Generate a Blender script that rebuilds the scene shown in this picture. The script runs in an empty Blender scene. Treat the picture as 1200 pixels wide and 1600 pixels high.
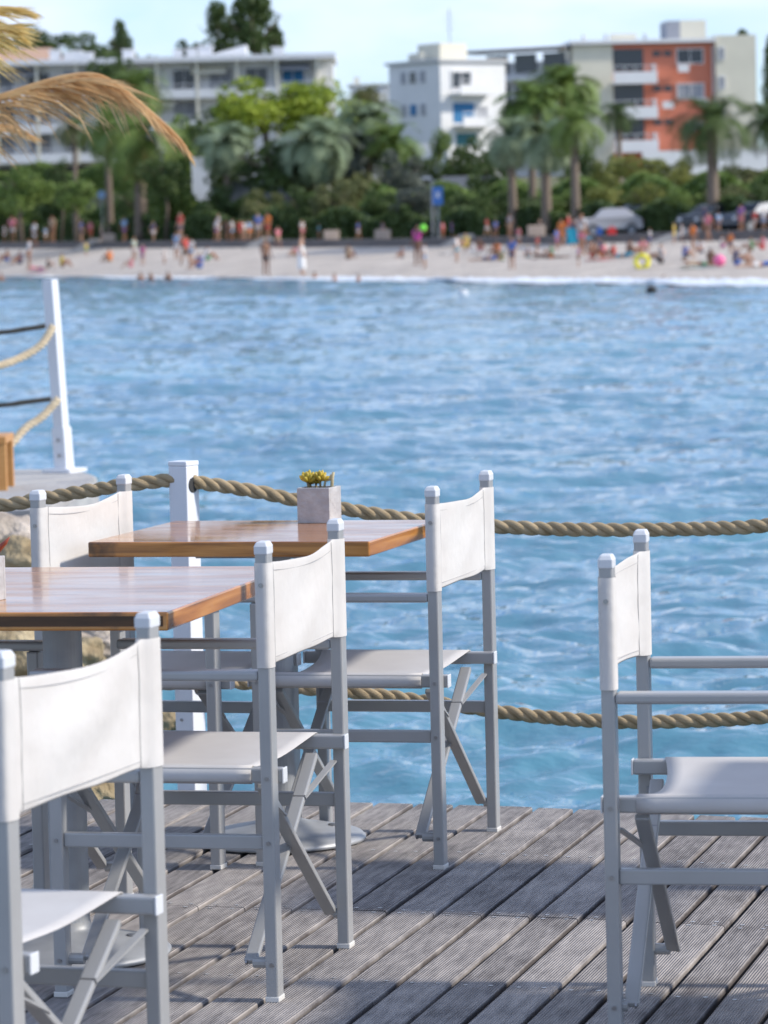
import bpy, bmesh, math, random
import numpy as np
from mathutils import Vector, Matrix
R = math.radians
rnd = random.Random(7)
scene = bpy.context.scene
COL = scene.collection
# ------------------------------------------------------------------ camera
F_PX, PITCH, ROLL, CAM_H = 6013.8, R(4.0678), R(1.3809), 1.4494
cam_d = bpy.data.cameras.new('camera'); cam = bpy.data.objects.new('camera', cam_d); COL.objects.link(cam)
cam_d.sensor_fit = 'VERTICAL'; cam_d.sensor_height = 36; cam_d.sensor_width = 27
cam_d.lens = F_PX/1600*36
cam_d.clip_start = 0.1; cam_d.clip_end = 6000
cam_d.dof.use_dof = True; cam_d.dof.focus_distance = 8.3; cam_d.dof.aperture_fstop = 9.5
cam.location = (0, 0, CAM_H)
cam.rotation_euler = (Matrix.Rotation(R(90)-PITCH, 3, 'X') @ Matrix.Rotation(-ROLL, 3, 'Z')).to_euler()
scene.camera = cam
# ------------------------------------------------------------------ light
SUN_EL, SUN_AZ = R(34), R(-10)            # azimuth measured from +X towards +Y
w = bpy.data.worlds.new('World'); scene.world = w; w.use_nodes = True
nt = w.node_tree; nt.nodes.clear()
def N(t, **k):
    n = nt.nodes.new(t)
    for a, b in k.items(): setattr(n, a, b)
    return n
sky = N('ShaderNodeTexSky', sky_type='NISHITA', sun_disc=False, sun_elevation=SUN_EL, sun_rotation=R(90)-SUN_AZ, altitude=0, air_density=1.0, dust_density=0.2, ozone_density=4.0)
tc = N('ShaderNodeTexCoord'); mp = N('ShaderNodeMapping'); mp.inputs['Scale'].default_value = (1, 1, 2.6)
nz = N('ShaderNodeTexNoise'); nz.inputs['Scale'].default_value = 9; nz.inputs['Detail'].default_value = 5; nz.inputs['Distortion'].default_value = .4; nz.inputs['Roughness'].default_value = .5
cr = N('ShaderNodeValToRGB'); cr.color_ramp.elements[0].position = .40; cr.color_ramp.elements[0].color = (.04, .04, .04, 1); cr.color_ramp.elements[1].position = .62
mx = N('ShaderNodeMix', data_type='RGBA')
bg = N('ShaderNodeBackground'); bg.inputs['Strength'].default_value = .122
out = N('ShaderNodeOutputWorld')
nt.links.new(tc.outputs['Generated'], mp.inputs['Vector']); nt.links.new(mp.outputs[0], nz.inputs['Vector'])
nt.links.new(nz.outputs['Fac'], cr.inputs[0]); nt.links.new(cr.outputs[0], mx.inputs[0])
tint = N('ShaderNodeMix', data_type='RGBA', blend_type='MULTIPLY'); tint.inputs[0].default_value = 1; tint.inputs[7].default_value = (.80, .92, 1.16, 1)
nt.links.new(sky.outputs[0], tint.inputs[6]); nt.links.new(tint.outputs[2], mx.inputs[6]); mx.inputs[7].default_value = (5.2, 5.9, 7.3, 1)
nt.links.new(mx.outputs[2], bg.inputs[0]); nt.links.new(bg.outputs[0], out.inputs[0])
sd = bpy.data.lights.new('sun', 'SUN'); sun = bpy.data.objects.new('sun', sd); COL.objects.link(sun)
sd.energy = 3.1; sd.angle = R(4.5); sd.color = (1, .93, .83)
sv = Vector((math.cos(SUN_EL)*math.cos(SUN_AZ), math.cos(SUN_EL)*math.sin(SUN_AZ), math.sin(SUN_EL)))
sun.rotation_euler = sv.to_track_quat('Z', 'Y').to_euler()
sun.location = (20, 0, 20)
vs = scene.view_settings; vs.view_transform = 'Standard'; vs.look = 'None'; vs.exposure = 0.55; vs.gamma = 1
# ------------------------------------------------------------------ where things stand
_c, _s = math.cos(ROLL), math.sin(ROLL); _cp, _sp = math.cos(PITCH), math.sin(PITCH)
def _ray(x, y):
    a, b = x-600, y-800
    X, Y = _c*a-_s*b, _s*a+_c*b
    u = -Y/F_PX
    return X/F_PX, _cp+u*_sp, -_sp+u*_cp
def at(x, y, d):
    r = _ray(x, y); t = d/r[1]
    return Vector((r[0]*t, d, CAM_H+r[2]*t))
def on(x, y, z=0.):
    r = _ray(x, y); t = (z-CAM_H)/r[2]
    return Vector((r[0]*t, r[1]*t, z))
YAW = R(14.4)
def EN(e, n, z=0.):
    return Vector((e*math.cos(YAW)+n*math.sin(YAW), -e*math.sin(YAW)+n*math.cos(YAW), z))
WATER = -.45
# ------------------------------------------------------------------ materials
def mat(name, col, rough=.6, metal=0., spec=.5, noise=None, bump=None, obj=False, col2=None, trans=0., extra=None):
    m = bpy.data.materials.new(name); m.use_nodes = True; t = m.node_tree; b = t.nodes['Principled BSDF']
    b.inputs['Base Color'].default_value = (*col, 1); b.inputs['Roughness'].default_value = rough
    b.inputs['Metallic'].default_value = metal; b.inputs['Specular IOR Level'].default_value = spec
    tcn = t.nodes.new('ShaderNodeTexCoord')
    if noise:                       # (scale, detail, stretch xyz)
        mpn = t.nodes.new('ShaderNodeMapping'); mpn.inputs['Scale'].default_value = noise[2] if len(noise) > 2 else (1, 1, 1)
        n = t.nodes.new('ShaderNodeTexNoise'); n.inputs['Scale'].default_value = noise[0]; n.inputs['Detail'].default_value = noise[1]
        r = t.nodes.new('ShaderNodeValToRGB'); r.color_ramp.elements[0].position = .3; r.color_ramp.elements[1].position = .7
        r.color_ramp.elements[0].color = (*col, 1); r.color_ramp.elements[1].color = (*(col2 or [c*1.35 for c in col]), 1)
        t.links.new(tcn.outputs['Object'], mpn.inputs[0]); t.links.new(mpn.outputs[0], n.inputs['Vector'])
        t.links.new(n.outputs['Fac'], r.inputs[0]); t.links.new(r.outputs[0], b.inputs['Base Color'])
    if bump:                        # (scale, strength, distance)
        n2 = t.nodes.new('ShaderNodeTexNoise'); n2.inputs['Scale'].default_value = bump[0]; n2.inputs['Detail'].default_value = 6
        bp = t.nodes.new('ShaderNodeBump'); bp.inputs['Strength'].default_value = bump[1]; bp.inputs['Distance'].default_value = bump[2]
        t.links.new(tcn.outputs['Object'], n2.inputs['Vector']); t.links.new(n2.outputs['Fac'], bp.inputs['Height']); t.links.new(bp.outputs[0], b.inputs['Normal'])
    if trans:
        tr = t.nodes.new('ShaderNodeBsdfTranslucent'); tr.inputs[0].default_value = (*[min(1, c*1.1) for c in (col2 or col)], 1)
        ms = t.nodes.new('ShaderNodeMixShader'); ms.inputs[0].default_value = trans
        t.links.new(b.outputs[0], ms.inputs[1]); t.links.new(tr.outputs[0], ms.inputs[2]); t.links.new(ms.outputs[0], t.nodes['Material Output'].inputs[0])
    return m
def nodes(m):
    t = m.node_tree
    def nn(ty, **k):
        n = t.nodes.new(ty)
        for a, b in k.items():
            if isinstance(a, str) and hasattr(n, a): setattr(n, a, b)
        return n
    return t, nn, t.nodes['Principled BSDF']
M = {}
M['alu'] = mat('painted_aluminium', (.335, .335, .33), .30, 0.12, .55, noise=(9, 3), col2=(.375, .375, .37), bump=(420, .06, .001))
M['cap'] = mat('white_plastic', (.62, .635, .65), .35)
M['glide'] = mat('foot_plastic', (.62, .60, .56), .5)
M['steel'] = mat('bolt_steel', (.30, .30, .31), .3, .9)
M['thread'] = mat('seam_thread', (.42, .41, .40), .8)
M['gal'] = mat('grey_table_metal', (.30, .31, .32), .5, .35, noise=(12, 5), col2=(.40, .41, .42), bump=(60, .08, .002))
M['paintw'] = mat('white_paint', (.70, .72, .75), .45, noise=(6, 4), col2=(.70, .71, .74), bump=(40, .12, .003))
def canvas_mat():
    m = mat('white_canvas', (.69, .67, .64), .85, 0, .2, noise=(7, 4), col2=(.63, .60, .565), trans=.12)
    t, nn, b = nodes(m)
    tc_ = nn('ShaderNodeTexCoord'); w1 = nn('ShaderNodeTexWave'); w1.bands_direction = 'Z'; w1.inputs['Scale'].default_value = 220
    w2 = nn('ShaderNodeTexWave'); w2.bands_direction = 'Y'; w2.inputs['Scale'].default_value = 220
    n = nn('ShaderNodeTexNoise'); n.inputs['Scale'].default_value = 9; n.inputs['Detail'].default_value = 3
    a = nn('ShaderNodeMath', operation='ADD'); bp = nn('ShaderNodeBump'); bp.inputs['Strength'].default_value = .25; bp.inputs['Distance'].default_value = .0008
    bp2 = nn('ShaderNodeBump'); bp2.inputs['Strength'].default_value = .45; bp2.inputs['Distance'].default_value = .016
    for ww in (w1, w2): t.links.new(tc_.outputs['Object'], ww.inputs[0])
    t.links.new(tc_.outputs['Object'], n.inputs[0])
    t.links.new(w1.outputs['Fac'], a.inputs[0]); t.links.new(w2.outputs['Fac'], a.inputs[1]); t.links.new(a.outputs[0], bp.inputs['Height'])
    t.links.new(n.outputs['Fac'], bp2.inputs['Height']); t.links.new(bp.outputs[0], bp2.inputs['Normal']); t.links.new(bp2.outputs[0], b.inputs['Normal'])
    return m
M['canvas'] = canvas_mat()
M['seat'] = mat('seat_canvas', (.60, .585, .57), .85, 0, .2, noise=(9, 4), col2=(.54, .52, .505), bump=(500, .2, .0008), trans=.08)
def wood_top():
    m = mat('varnished_wood', (.30, .11, .03), .17, 0, .55)
    t, nn, b = nodes(m)
    tc_ = nn('ShaderNodeTexCoord'); mp_ = nn('ShaderNodeVectorMath', operation='MULTIPLY'); sx_ = nn('ShaderNodeSeparateXYZ'); ab = nn('ShaderNodeMath', operation='ABSOLUTE'); mv = nn('ShaderNodeMix', data_type='VECTOR'); gt = nn('ShaderNodeMath', operation='GREATER_THAN'); gt.inputs[1].default_value = .6
    t.links.new(tc_.outputs['Normal'], sx_.inputs[0]); t.links.new(sx_.outputs[0], ab.inputs[0]); t.links.new(ab.outputs[0], gt.inputs[0]); t.links.new(gt.outputs[0], mv.inputs[0]); mv.inputs[4].default_value = (1.3, 26, 26); mv.inputs[5].default_value = (26, 1.0, 22); t.links.new(mv.outputs[1], mp_.inputs[1])
    n = nn('ShaderNodeTexNoise'); n.inputs['Scale'].default_value = 2.2; n.inputs['Detail'].default_value = 7; n.inputs['Distortion'].default_value = .6
    r = nn('ShaderNodeValToRGB'); e = r.color_ramp.elements
    e[0].position = .28; e[0].color = (.19, .07, .016, 1); e[1].position = .72; e[1].color = (.62, .29, .075, 1)
    k = r.color_ramp.elements.new(.5); k.color = (.46, .185, .04, 1)
    n3 = nn('ShaderNodeTexNoise'); n3.inputs['Scale'].default_value = 3.1; n3.inputs['Detail'].default_value = 6
    mp3 = nn('ShaderNodeMapping'); mp3.inputs['Scale'].default_value = (1, 3, 1)
    r3 = nn('ShaderNodeMapRange'); r3.inputs['From Min'].default_value = .35; r3.inputs['From Max'].default_value = .7; r3.inputs['To Min'].default_value = .08; r3.inputs['To Max'].default_value = .26
    bp_ = nn('ShaderNodeBump'); bp_.inputs['Strength'].default_value = .10; bp_.inputs['Distance'].default_value = .002
    t.links.new(tc_.outputs['Object'], mp_.inputs[0]); t.links.new(mp_.outputs[0], n.inputs[0]); t.links.new(n.outputs['Fac'], r.inputs[0])
    nb = nn('ShaderNodeTexNoise'); nb.inputs['Scale'].default_value = 5; nb.inputs['Detail'].default_value = 5; t.links.new(tc_.outputs['Object'], nb.inputs[0])
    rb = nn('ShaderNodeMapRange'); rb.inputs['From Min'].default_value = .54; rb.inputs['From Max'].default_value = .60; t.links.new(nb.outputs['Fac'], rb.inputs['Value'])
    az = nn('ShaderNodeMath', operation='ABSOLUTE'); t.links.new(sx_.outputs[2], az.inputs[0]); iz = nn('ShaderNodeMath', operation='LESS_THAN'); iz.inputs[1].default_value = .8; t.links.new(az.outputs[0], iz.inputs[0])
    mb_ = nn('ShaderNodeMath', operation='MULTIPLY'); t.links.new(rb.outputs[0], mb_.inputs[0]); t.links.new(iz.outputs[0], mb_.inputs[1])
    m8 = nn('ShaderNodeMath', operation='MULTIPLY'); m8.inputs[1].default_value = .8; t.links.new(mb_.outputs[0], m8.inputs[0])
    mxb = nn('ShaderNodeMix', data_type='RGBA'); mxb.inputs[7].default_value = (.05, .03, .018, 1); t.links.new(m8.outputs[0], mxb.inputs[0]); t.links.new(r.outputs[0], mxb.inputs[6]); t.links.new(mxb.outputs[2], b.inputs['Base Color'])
    t.links.new(tc_.outputs['Object'], mp3.inputs[0]); t.links.new(mp3.outputs[0], n3.inputs[0]); t.links.new(n3.outputs['Fac'], r3.inputs[0]); t.links.new(r3.outputs[0], b.inputs['Roughness'])
    t.links.new(n.outputs['Fac'], bp_.inputs['Height']); t.links.new(bp_.outputs[0], b.inputs['Normal'])
    b.inputs['Coat Weight'].default_value = .2; b.inputs['Coat Roughness'].default_value = .08
    return m
M['wood'] = wood_top()
def deck_mat():
    m = mat('weathered_decking', (.3, .27, .25), .8, 0, .25)
    t, nn, b = nodes(m)
    tc_ = nn('ShaderNodeTexCoord')
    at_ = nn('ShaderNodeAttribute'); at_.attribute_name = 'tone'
    sep = nn('ShaderNodeSeparateXYZ'); t.links.new(tc_.outputs['Object'], sep.inputs[0])
    # reeding: fine ridges running the length of the board (object x is across the boards)
    mul = nn('ShaderNodeMath', operation='MULTIPLY'); mul.inputs[1].default_value = 2*math.pi/.0058; t.links.new(sep.outputs[0], mul.inputs[0])
    sn = nn('ShaderNodeMath', operation='SINE'); t.links.new(mul.outputs[0], sn.inputs[0])
    mp_ = nn('ShaderNodeMapping'); mp_.inputs['Scale'].default_value = (42, 5, 10); t.links.new(tc_.outputs['Object'], mp_.inputs[0])
    n = nn('ShaderNodeTexNoise'); n.inputs['Scale'].default_value = 1.6; n.inputs['Detail'].default_value = 8; n.inputs['Roughness'].default_value = .65; t.links.new(mp_.outputs[0], n.inputs[0])
    n2 = nn('ShaderNodeTexNoise'); n2.inputs['Scale'].default_value = 5; n2.inputs['Detail'].default_value = 6; t.links.new(tc_.outputs['Object'], n2.inputs[0])
    r = nn('ShaderNodeValToRGB'); e = r.color_ramp.elements
    e[0].position = .2; e[0].color = (.10, .088, .085, 1); e[1].position = .82; e[1].color = (.47, .425, .39, 1)
    k = e.new(.5); k.color = (.27, .248, .236, 1)
    ad = nn('ShaderNodeMath', operation='ADD'); ad2 = nn('ShaderNodeMath', operation='ADD')
    m1 = nn('ShaderNodeMath', operation='MULTIPLY_ADD'); m1.inputs[1].default_value = .55; t.links.new(n2.outputs['Fac'], m1.inputs[0]); m1.inputs[2].default_value = -.275
    t.links.new(n.outputs['Fac'], ad.inputs[0]); t.links.new(m1.outputs[0], ad.inputs[1])
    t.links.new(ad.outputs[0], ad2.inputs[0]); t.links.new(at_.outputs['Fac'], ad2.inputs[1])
    m3 = nn('ShaderNodeMath', operation='MULTIPLY_ADD'); t.links.new(sn.outputs[0], m3.inputs[0]); m3.inputs[1].default_value = .13; t.links.new(ad2.outputs[0], m3.inputs[2])
    t.links.new(m3.outputs[0], r.inputs[0]); t.links.new(r.outputs[0], b.inputs['Base Color'])
    h = nn('ShaderNodeMath', operation='MULTIPLY_ADD'); t.links.new(sn.outputs[0], h.inputs[0]); h.inputs[1].default_value = .9; t.links.new(n.outputs['Fac'], h.inputs[2])
    bp_ = nn('ShaderNodeBump'); bp_.inputs['Strength'].default_value = .9; bp_.inputs['Distance'].default_value = .0012
    t.links.new(h.outputs[0], bp_.inputs['Height']); t.links.new(bp_.outputs[0], b.inputs['Normal'])
    return m
M['deck'] = deck_mat()
M['joist'] = mat('dark_timber', (.07, .055, .045), .9)
def rope_mat(name, c1, c2):
    m = mat(name, c1, .85, 0, .2, noise=(26, 5), col2=c2)
    t, nn, b = nodes(m)
    uv = nn('ShaderNodeUVMap'); w_ = nn('ShaderNodeTexWave'); w_.bands_direction = 'X'; w_.inputs['Scale'].default_value = 5; w_.inputs['Distortion'].default_value = 1.5; w_.inputs['Detail'].default_value = 3
    bp_ = nn('ShaderNodeBump'); bp_.inputs['Strength'].default_value = .5; bp_.inputs['Distance'].default_value = .002
    n_ = nn('ShaderNodeTexNoise'); n_.inputs['Scale'].default_value = 300; tc_ = nn('ShaderNodeTexCoord'); t.links.new(tc_.outputs['Object'], n_.inputs[0])
    a = nn('ShaderNodeMath', operation='ADD'); t.links.new(uv.outputs[0], w_.inputs[0]); t.links.new(w_.outputs['Fac'], a.inputs[0]); t.links.new(n_.outputs['Fac'], a.inputs[1])
    t.links.new(a.outputs[0], bp_.inputs['Height']); t.links.new(bp_.outputs[0], b.inputs['Normal'])
    return m
M['rope'] = rope_mat('hemp_rope', (.31, .235, .135), (.48, .37, .225))
M['rope_pale'] = rope_mat('bleached_rope', (.62, .49, .32), (.72, .60, .42))
M['rope_dark'] = rope_mat('dark_rope', (.10, .085, .065), (.16, .14, .10))
M['plaster'] = mat('rough_plaster', (.37, .365, .37), .9, 0, .2, noise=(30, 6), col2=(.50, .495, .49), bump=(70, 1., .0035))
M['succ'] = mat('succulent', (.26, .24, .03), .5, noise=(25, 3), col2=(.72, .50, .05), trans=.1)
M['succ_br'] = mat('succulent_stem', (.16, .12, .05), .7, noise=(40, 3))
M['aloe'] = mat('red_succulent', (.20, .035, .02), .4, noise=(20, 3), col2=(.38, .09, .05))
M['soil'] = mat('soil', (.05, .035, .025), .95, bump=(90, 1, .01))
M['concrete'] = mat('concrete', (.33, .32, .31), .9, noise=(3, 8), col2=(.43, .42, .40), bump=(14, .5, .03))
M['rock'] = mat('limestone_rock', (.24, .19, .14), .9, noise=(5, 8), col2=(.60, .53, .46), bump=(9, 1., .09))
M['rock_y'] = mat('algae_rock', (.17, .115, .05), .8, noise=(6, 8), col2=(.48, .39, .24), bump=(9, 1., .09))
M['orange_wood'] = mat('orange_wood', (.48, .22, .06), .5, noise=(6, 4, (1, 1, 8)), col2=(.55, .28, .09))
M['dark'] = mat('dark_gap', (.03, .03, .03), .8)
M['palm_dry'] = mat('dry_palm', (.50, .25, .09), .7, noise=(7, 4), col2=(.78, .56, .30), trans=.35)
M['palm_gold'] = mat('golden_palm', (.52, .36, .08), .7, noise=(7, 4), col2=(.80, .62, .28), trans=.35)
M['pole'] = mat('parasol_pole', (.28, .18, .10), .8)
# ------------------------------------------------------------------ mesh helpers
class MB:
    def __init__(s): s.v = []; s.f = []; s.mi = []; s.tone = []; s.uv = None
    def add(s, vs_, fs_, mi=0, tone=0.):
        o = len(s.v); s.v += [tuple(v) for v in vs_]; s.f += [tuple(i+o for i in f) for f in fs_]; s.mi += [mi]*len(fs_); s.tone += [tone]*len(vs_)
        return s
    def box(s, c, size, rot=None, mi=0, tone=0.):
        h = [x/2 for x in size]; P = [Vector((a*h[0], b*h[1], d*h[2])) for a in (-1, 1) for b in (-1, 1) for d in (-1, 1)]
        if rot is not None: P = [rot @ p for p in P]
        c = Vector(c)
        return s.add([p+c for p in P], [(0,1,3,2),(4,6,7,5),(0,4,5,1),(2,3,7,6),(0,2,6,4),(1,5,7,3)], mi, tone)
    def bar(s, p0, p1, w_, h_, up=(0, 0, 1), mi=0):
        p0, p1 = Vector(p0), Vector(p1); z = (p1-p0); L = z.length; z.normalize(); x = Vector(up).cross(z)
        if x.length < 1e-5: x = Vector((1, 0, 0)).cross(z)
        x.normalize(); y = z.cross(x)
        return s.box((p0+p1)/2, (w_, h_, L), Matrix((x, y, z)).transposed(), mi)
    def tube(s, pts, rad, n=8, mi=0, cap=True):
        pts = [Vector(p) for p in pts]; k = len(pts)
        if not hasattr(rad, '__len__'): rad = [rad]*k
        V = []; x = None
        for i, p in enumerate(pts):
            t = (pts[min(i+1, k-1)]-pts[max(i-1, 0)]).normalized()
            if x is None:
                x = t.orthogonal().normalized()
            else:
                x = (x-t*x.dot(t)).normalized()
            y = t.cross(x)
            V += [p+(x*math.cos(2*math.pi*j/n)+y*math.sin(2*math.pi*j/n))*rad[i] for j in range(n)]
        Fc = [(i*n+j, i*n+(j+1) % n, (i+1)*n+(j+1) % n, (i+1)*n+j) for i in range(k-1) for j in range(n)]
        if cap: Fc += [tuple(range(n))[::-1], tuple((k-1)*n+j for j in range(n))]
        return s.add(V, Fc, mi)
    def lathe(s, prof, n=32, c=(0, 0, 0), mi=0):
        c = Vector(c); V = []
        for r_, z_ in prof: V += [c+Vector((r_*math.cos(2*math.pi*j/n), r_*math.sin(2*math.pi*j/n), z_)) for j in range(n)]
        k = len(prof)
        Fc = [(i*n+j, i*n+(j+1) % n, (i+1)*n+(j+1) % n, (i+1)*n+j) for i in range(k-1) for j in range(n)]
        Fc += [tuple(range(n))[::-1], tuple((k-1)*n+j for j in range(n))]
        return s.add(V, Fc, mi)
    def build(s, name, m, parent=None, smooth=False, bevel=0., seg=2, loc=None, rotz=0., tone=False):
        me = bpy.data.meshes.new(name); me.from_pydata(s.v, [], s.f)
        ms = m if isinstance(m, (list, tuple)) else [m]
        for q in ms: me.materials.append(q)
        if len(ms) > 1: me.polygons.foreach_set('material_index', s.mi)
        if tone:
            a = me.attributes.new('tone', 'FLOAT', 'POINT'); a.data.foreach_set('value', s.tone)
        if smooth: me.polygons.foreach_set('use_smooth', [True]*len(me.polygons))
        me.update()
        o = bpy.data.objects.new(name, me); COL.objects.link(o)
        if parent: o.parent = parent
        if loc is not None: o.location = loc
        o.rotation_euler.z = rotz
        if bevel:
            b = o.modifiers.new('bevel', 'BEVEL'); b.width = bevel; b.segments = seg; b.limit_method = 'ANGLE'; b.angle_limit = R(35)
        return o
def tag(o, label=None, cat=None, group=None, kind=None):
    if label: o['label'] = label
    if cat: o['category'] = cat
    if group: o['group'] = group
    if kind: o['kind'] = kind
    return o
def thing(name, label, cat, loc=(0, 0, 0), rotz=0., group=None):
    o = bpy.data.objects.new(name, None); COL.objects.link(o); o.location = loc; o.rotation_euler.z = rotz; o.empty_display_size = .2
    return tag(o, label, cat, group)
def copy_tree(o, parent=None):
    c = o.copy(); COL.objects.link(c); c.parent = parent
    for ch in [q for q in bpy.data.objects if q.parent == o]: copy_tree(ch, c)
    return c

# ================================================================== SETTING: water
def make_water():
    rows = [8.6*(1.00405**i) for i in range(0, 900)]
    rows = [y for y in rows if y < 330]
    nc = 420
    us = np.linspace(-1, 1, nc)
    Y = np.array(rows)[:, None]*np.ones((1, nc)); half = np.array(rows)[:, None]*.155+.9
    X = us[None, :]*half
    rs = np.random.RandomState(3)
    Z = np.zeros_like(X)
    dy = np.gradient(np.array(rows))[:, None]; dx = (2*half/nc)
    for lam, steep, cnt in ((.11, .042, 12), (.18, .046, 14), (.30, .042, 14), (.5, .032, 12), (.85, .022, 10), (1.6, .014, 8), (3.2, .010, 6), (6.5, .008, 4)):
        for k in range(cnt):
            l = lam*rs.uniform(.75, 1.35); th = math.radians(rs.normal(-78, 34)); kx, ky = math.cos(th)*2*math.pi/l, math.sin(th)*2*math.pi/l
            amp = steep*l/(2*math.pi)/math.sqrt(cnt)*5.2
            wgt = np.clip(1.6-3.4*np.maximum(dy*abs(math.sin(th)), dx*abs(math.cos(th)))/l, 0, 1)
            ph = kx*X+ky*Y+rs.uniform(0, 6.28)+.6*np.sin(X*.7/lam+Y*.31/lam+rs.uniform(0, 6))
            Z += amp*wgt*(np.sin(ph)+.25*np.cos(2*ph))
    V = np.stack([X, Y, Z+WATER], -1).reshape(-1, 3)
    nr = len(rows)
    idx = np.arange(nr*nc).reshape(nr, nc)
    Fq = np.stack([idx[:-1, :-1], idx[:-1, 1:], idx[1:, 1:], idx[1:, :-1]], -1).reshape(-1, 4)
    # flat apron outside the detailed wedge: left, right, near
    V = V.tolist(); Fq = Fq.tolist(); n0 = len(V)
    def strip(a, b):
        for i in range(0, nr-1): Fq.append([a[i], a[i+1], b[i+1], b[i]])
    L = []; Rr = []
    for i, y in enumerate(rows):
        V.append((-600, y, WATER)); L.append(len(V)-1)
        V.append((600, y, WATER)); Rr.append(len(V)-1)
    strip(L, [i*nc for i in range(nr)]); strip([i*nc+nc-1 for i in range(nr)], Rr)
    V += [(-600, -60, WATER), (600, -60, WATER)]
    Fq.append([len(V)-2, len(V)-1, Rr[0]] + list(range(nc-1, -1, -1)) + [L[0]])
    me = bpy.data.meshes.new('water'); me.from_pydata(V, [], Fq); me.polygons.foreach_set('use_smooth', [True]*len(me.polygons)); me.update()
    m = mat('sea_water', (.02, .10, .16), .035, 0, .5)
    t, nn, b = nodes(m); b.inputs['IOR'].default_value = 1.33
    tc_ = nn('ShaderNodeTexCoord')
    n1 = nn('ShaderNodeTexNoise'); n1.inputs['Scale'].default_value = .12; n1.inputs['Detail'].default_value = 3; t.links.new(tc_.outputs['Object'], n1.inputs[0])
    r = nn('ShaderNodeValToRGB'); r.color_ramp.elements[0].position = .35; r.color_ramp.elements[1].position = .7
    r.color_ramp.elements[0].color = (.075, .185, .262, 1); r.color_ramp.elements[1].color = (.095, .245, .315, 1)
    t.links.new(n1.outputs['Fac'], r.inputs[0]); t.links.new(r.outputs[0], b.inputs['Base Color'])
    prev = None
    for sc_, dist, st in (((7, 11, 7), .016, .8), ((2.0, 3.6, 2), .07, .7), ((.55, 1.1, .5), .26, .6)):
        mp_ = nn('ShaderNodeMapping'); mp_.inputs['Scale'].default_value = sc_; mp_.inputs['Rotation'].default_value = (0, 0, R(9)); t.links.new(tc_.outputs['Object'], mp_.inputs[0])
        n_ = nn('ShaderNodeTexNoise'); n_.inputs['Scale'].default_value = 1; n_.inputs['Detail'].default_value = 4; t.links.new(mp_.outputs[0], n_.inputs[0])
        bp_ = nn('ShaderNodeBump'); bp_.inputs['Strength'].default_value = st; bp_.inputs['Distance'].default_value = dist
        t.links.new(n_.outputs['Fac'], bp_.inputs['Height'])
        if prev: t.links.new(prev.outputs[0], bp_.inputs['Normal'])
        prev = bp_
    t.links.new(prev.outputs[0], b.inputs['Normal'])
    me.materials.append(m)
    o = bpy.data.objects.new('water', me); COL.objects.link(o); tag(o, kind='structure')
    # sea bed
    sb = MB(); sb.add([(-600, -60, -3.2), (600, -60, -3.2), (600, 400, -3.2), (-600, 400, -3.2)], [(0, 1, 2, 3)]); sb.build('seabed', mat('seabed_sand', (.2, .2, .15), .9)).__setitem__('kind', 'structure')
make_water()

# ================================================================== SETTING: beach, promenade, hill
def lerp(x, pts):
    if x <= pts[0][0]: return pts[0][1]
    for (a, b), (c, d) in zip(pts, pts[1:]):
        if x <= c: return b+(d-b)*(x-a)/(c-a)
    return pts[-1][1]
def shore(x): xc = min(max(x, -150), 1350); p = on(xc, 433+9*xc/1200., WATER); return p
def dS(x): return shore(x).y
def dT(x): return dS(x)+40
def yT(x): return lerp(x, [(0, 388), (600, 386), (900, 381), (1200, 374)])
def px_of(p):
    # px column of a world point (used only to look ground heights up)
    return 600+F_PX*p[0]/p[1]*.998+9
def sand(x, t):
    S = shore(x); dd = S.y+40*t; zt = at(min(max(x, -150), 1350), yT(x), S.y+40).z
    p = at(x, 400, dd); p.z = WATER-.02+(zt-WATER+.02)*(t**.9 if t > 0 else t*1.4); return p
def project_y(p):
    d = p.y*_cp-(p.z-CAM_H)*_sp; u = (p.z-CAM_H)*_cp+p.y*_sp; X = F_PX*p.x/d; Y = -F_PX*u/d
    return 800-_s*X+_c*Y
def on_sand(x, y):
    best = min((abs(project_y(sand(x, k/40))-y), k/40) for k in range(-4, 41)); return sand(x, best[1])
def zP(x): return sand(x, 1).z+.42
def ground_z(x, d):
    # terrain behind the promenade
    d0 = dT(x)+16; z0 = zP(x)+.1
    if d <= d0: return z0
    return lerp(d, [(d0, z0), (d0+14, z0+.7), (300, max(5.6, z0+1)), (335, 6.6), (380, 7.5), (460, 10), (560, 12), (900, 14), (1500, 14)])
XS = list(range(-900, 2101, 50))
def sheet(name, fn, rows, m, noise=0.):
    V = []; Fc = []; n = len(XS)
    for r_ in rows:
        for x in XS:
            p = fn(x, r_); V.append((p[0], p[1], p[2]+rnd.uniform(-noise, noise)))
    for i in range(len(rows)-1):
        for j in range(n-1): Fc.append((i*n+j, i*n+j+1, (i+1)*n+j+1, (i+1)*n+j))
    o = MB().add(V, Fc).build(name, m, smooth=True); return tag(o, kind='structure')
M['sand'] = mat('beach_sand', (.42, .37, .32), .95, 0, .1, noise=(.5, 8), col2=(.58, .52, .45), bump=(3, .9, .15))
M['grass'] = mat('hill_ground', (.07, .09, .035), .95, noise=(.2, 6), col2=(.16, .15, .07))
M['asph'] = mat('asphalt', (.06, .06, .06), .9, noise=(1.5, 5), col2=(.09, .09, .09))
M['pave'] = mat('promenade_paving', (.34, .30, .27), .9, noise=(1.5, 5), col2=(.42, .38, .34))
M['stonewall'] = mat('dark_stone_wall', (.13, .11, .10), .9, noise=(2, 6), col2=(.22, .19, .17), bump=(3, .7, .1))
sheet('beach', sand, [-.35, -.15, -.05, 0, .05, .12, .2, .35, .5, .7, .85, 1.0], M['sand'], .02)
def prom(x, r_):
    p = at(x, 380, dT(x)+r_[0]); p.z = r_[1](x); return p
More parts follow.
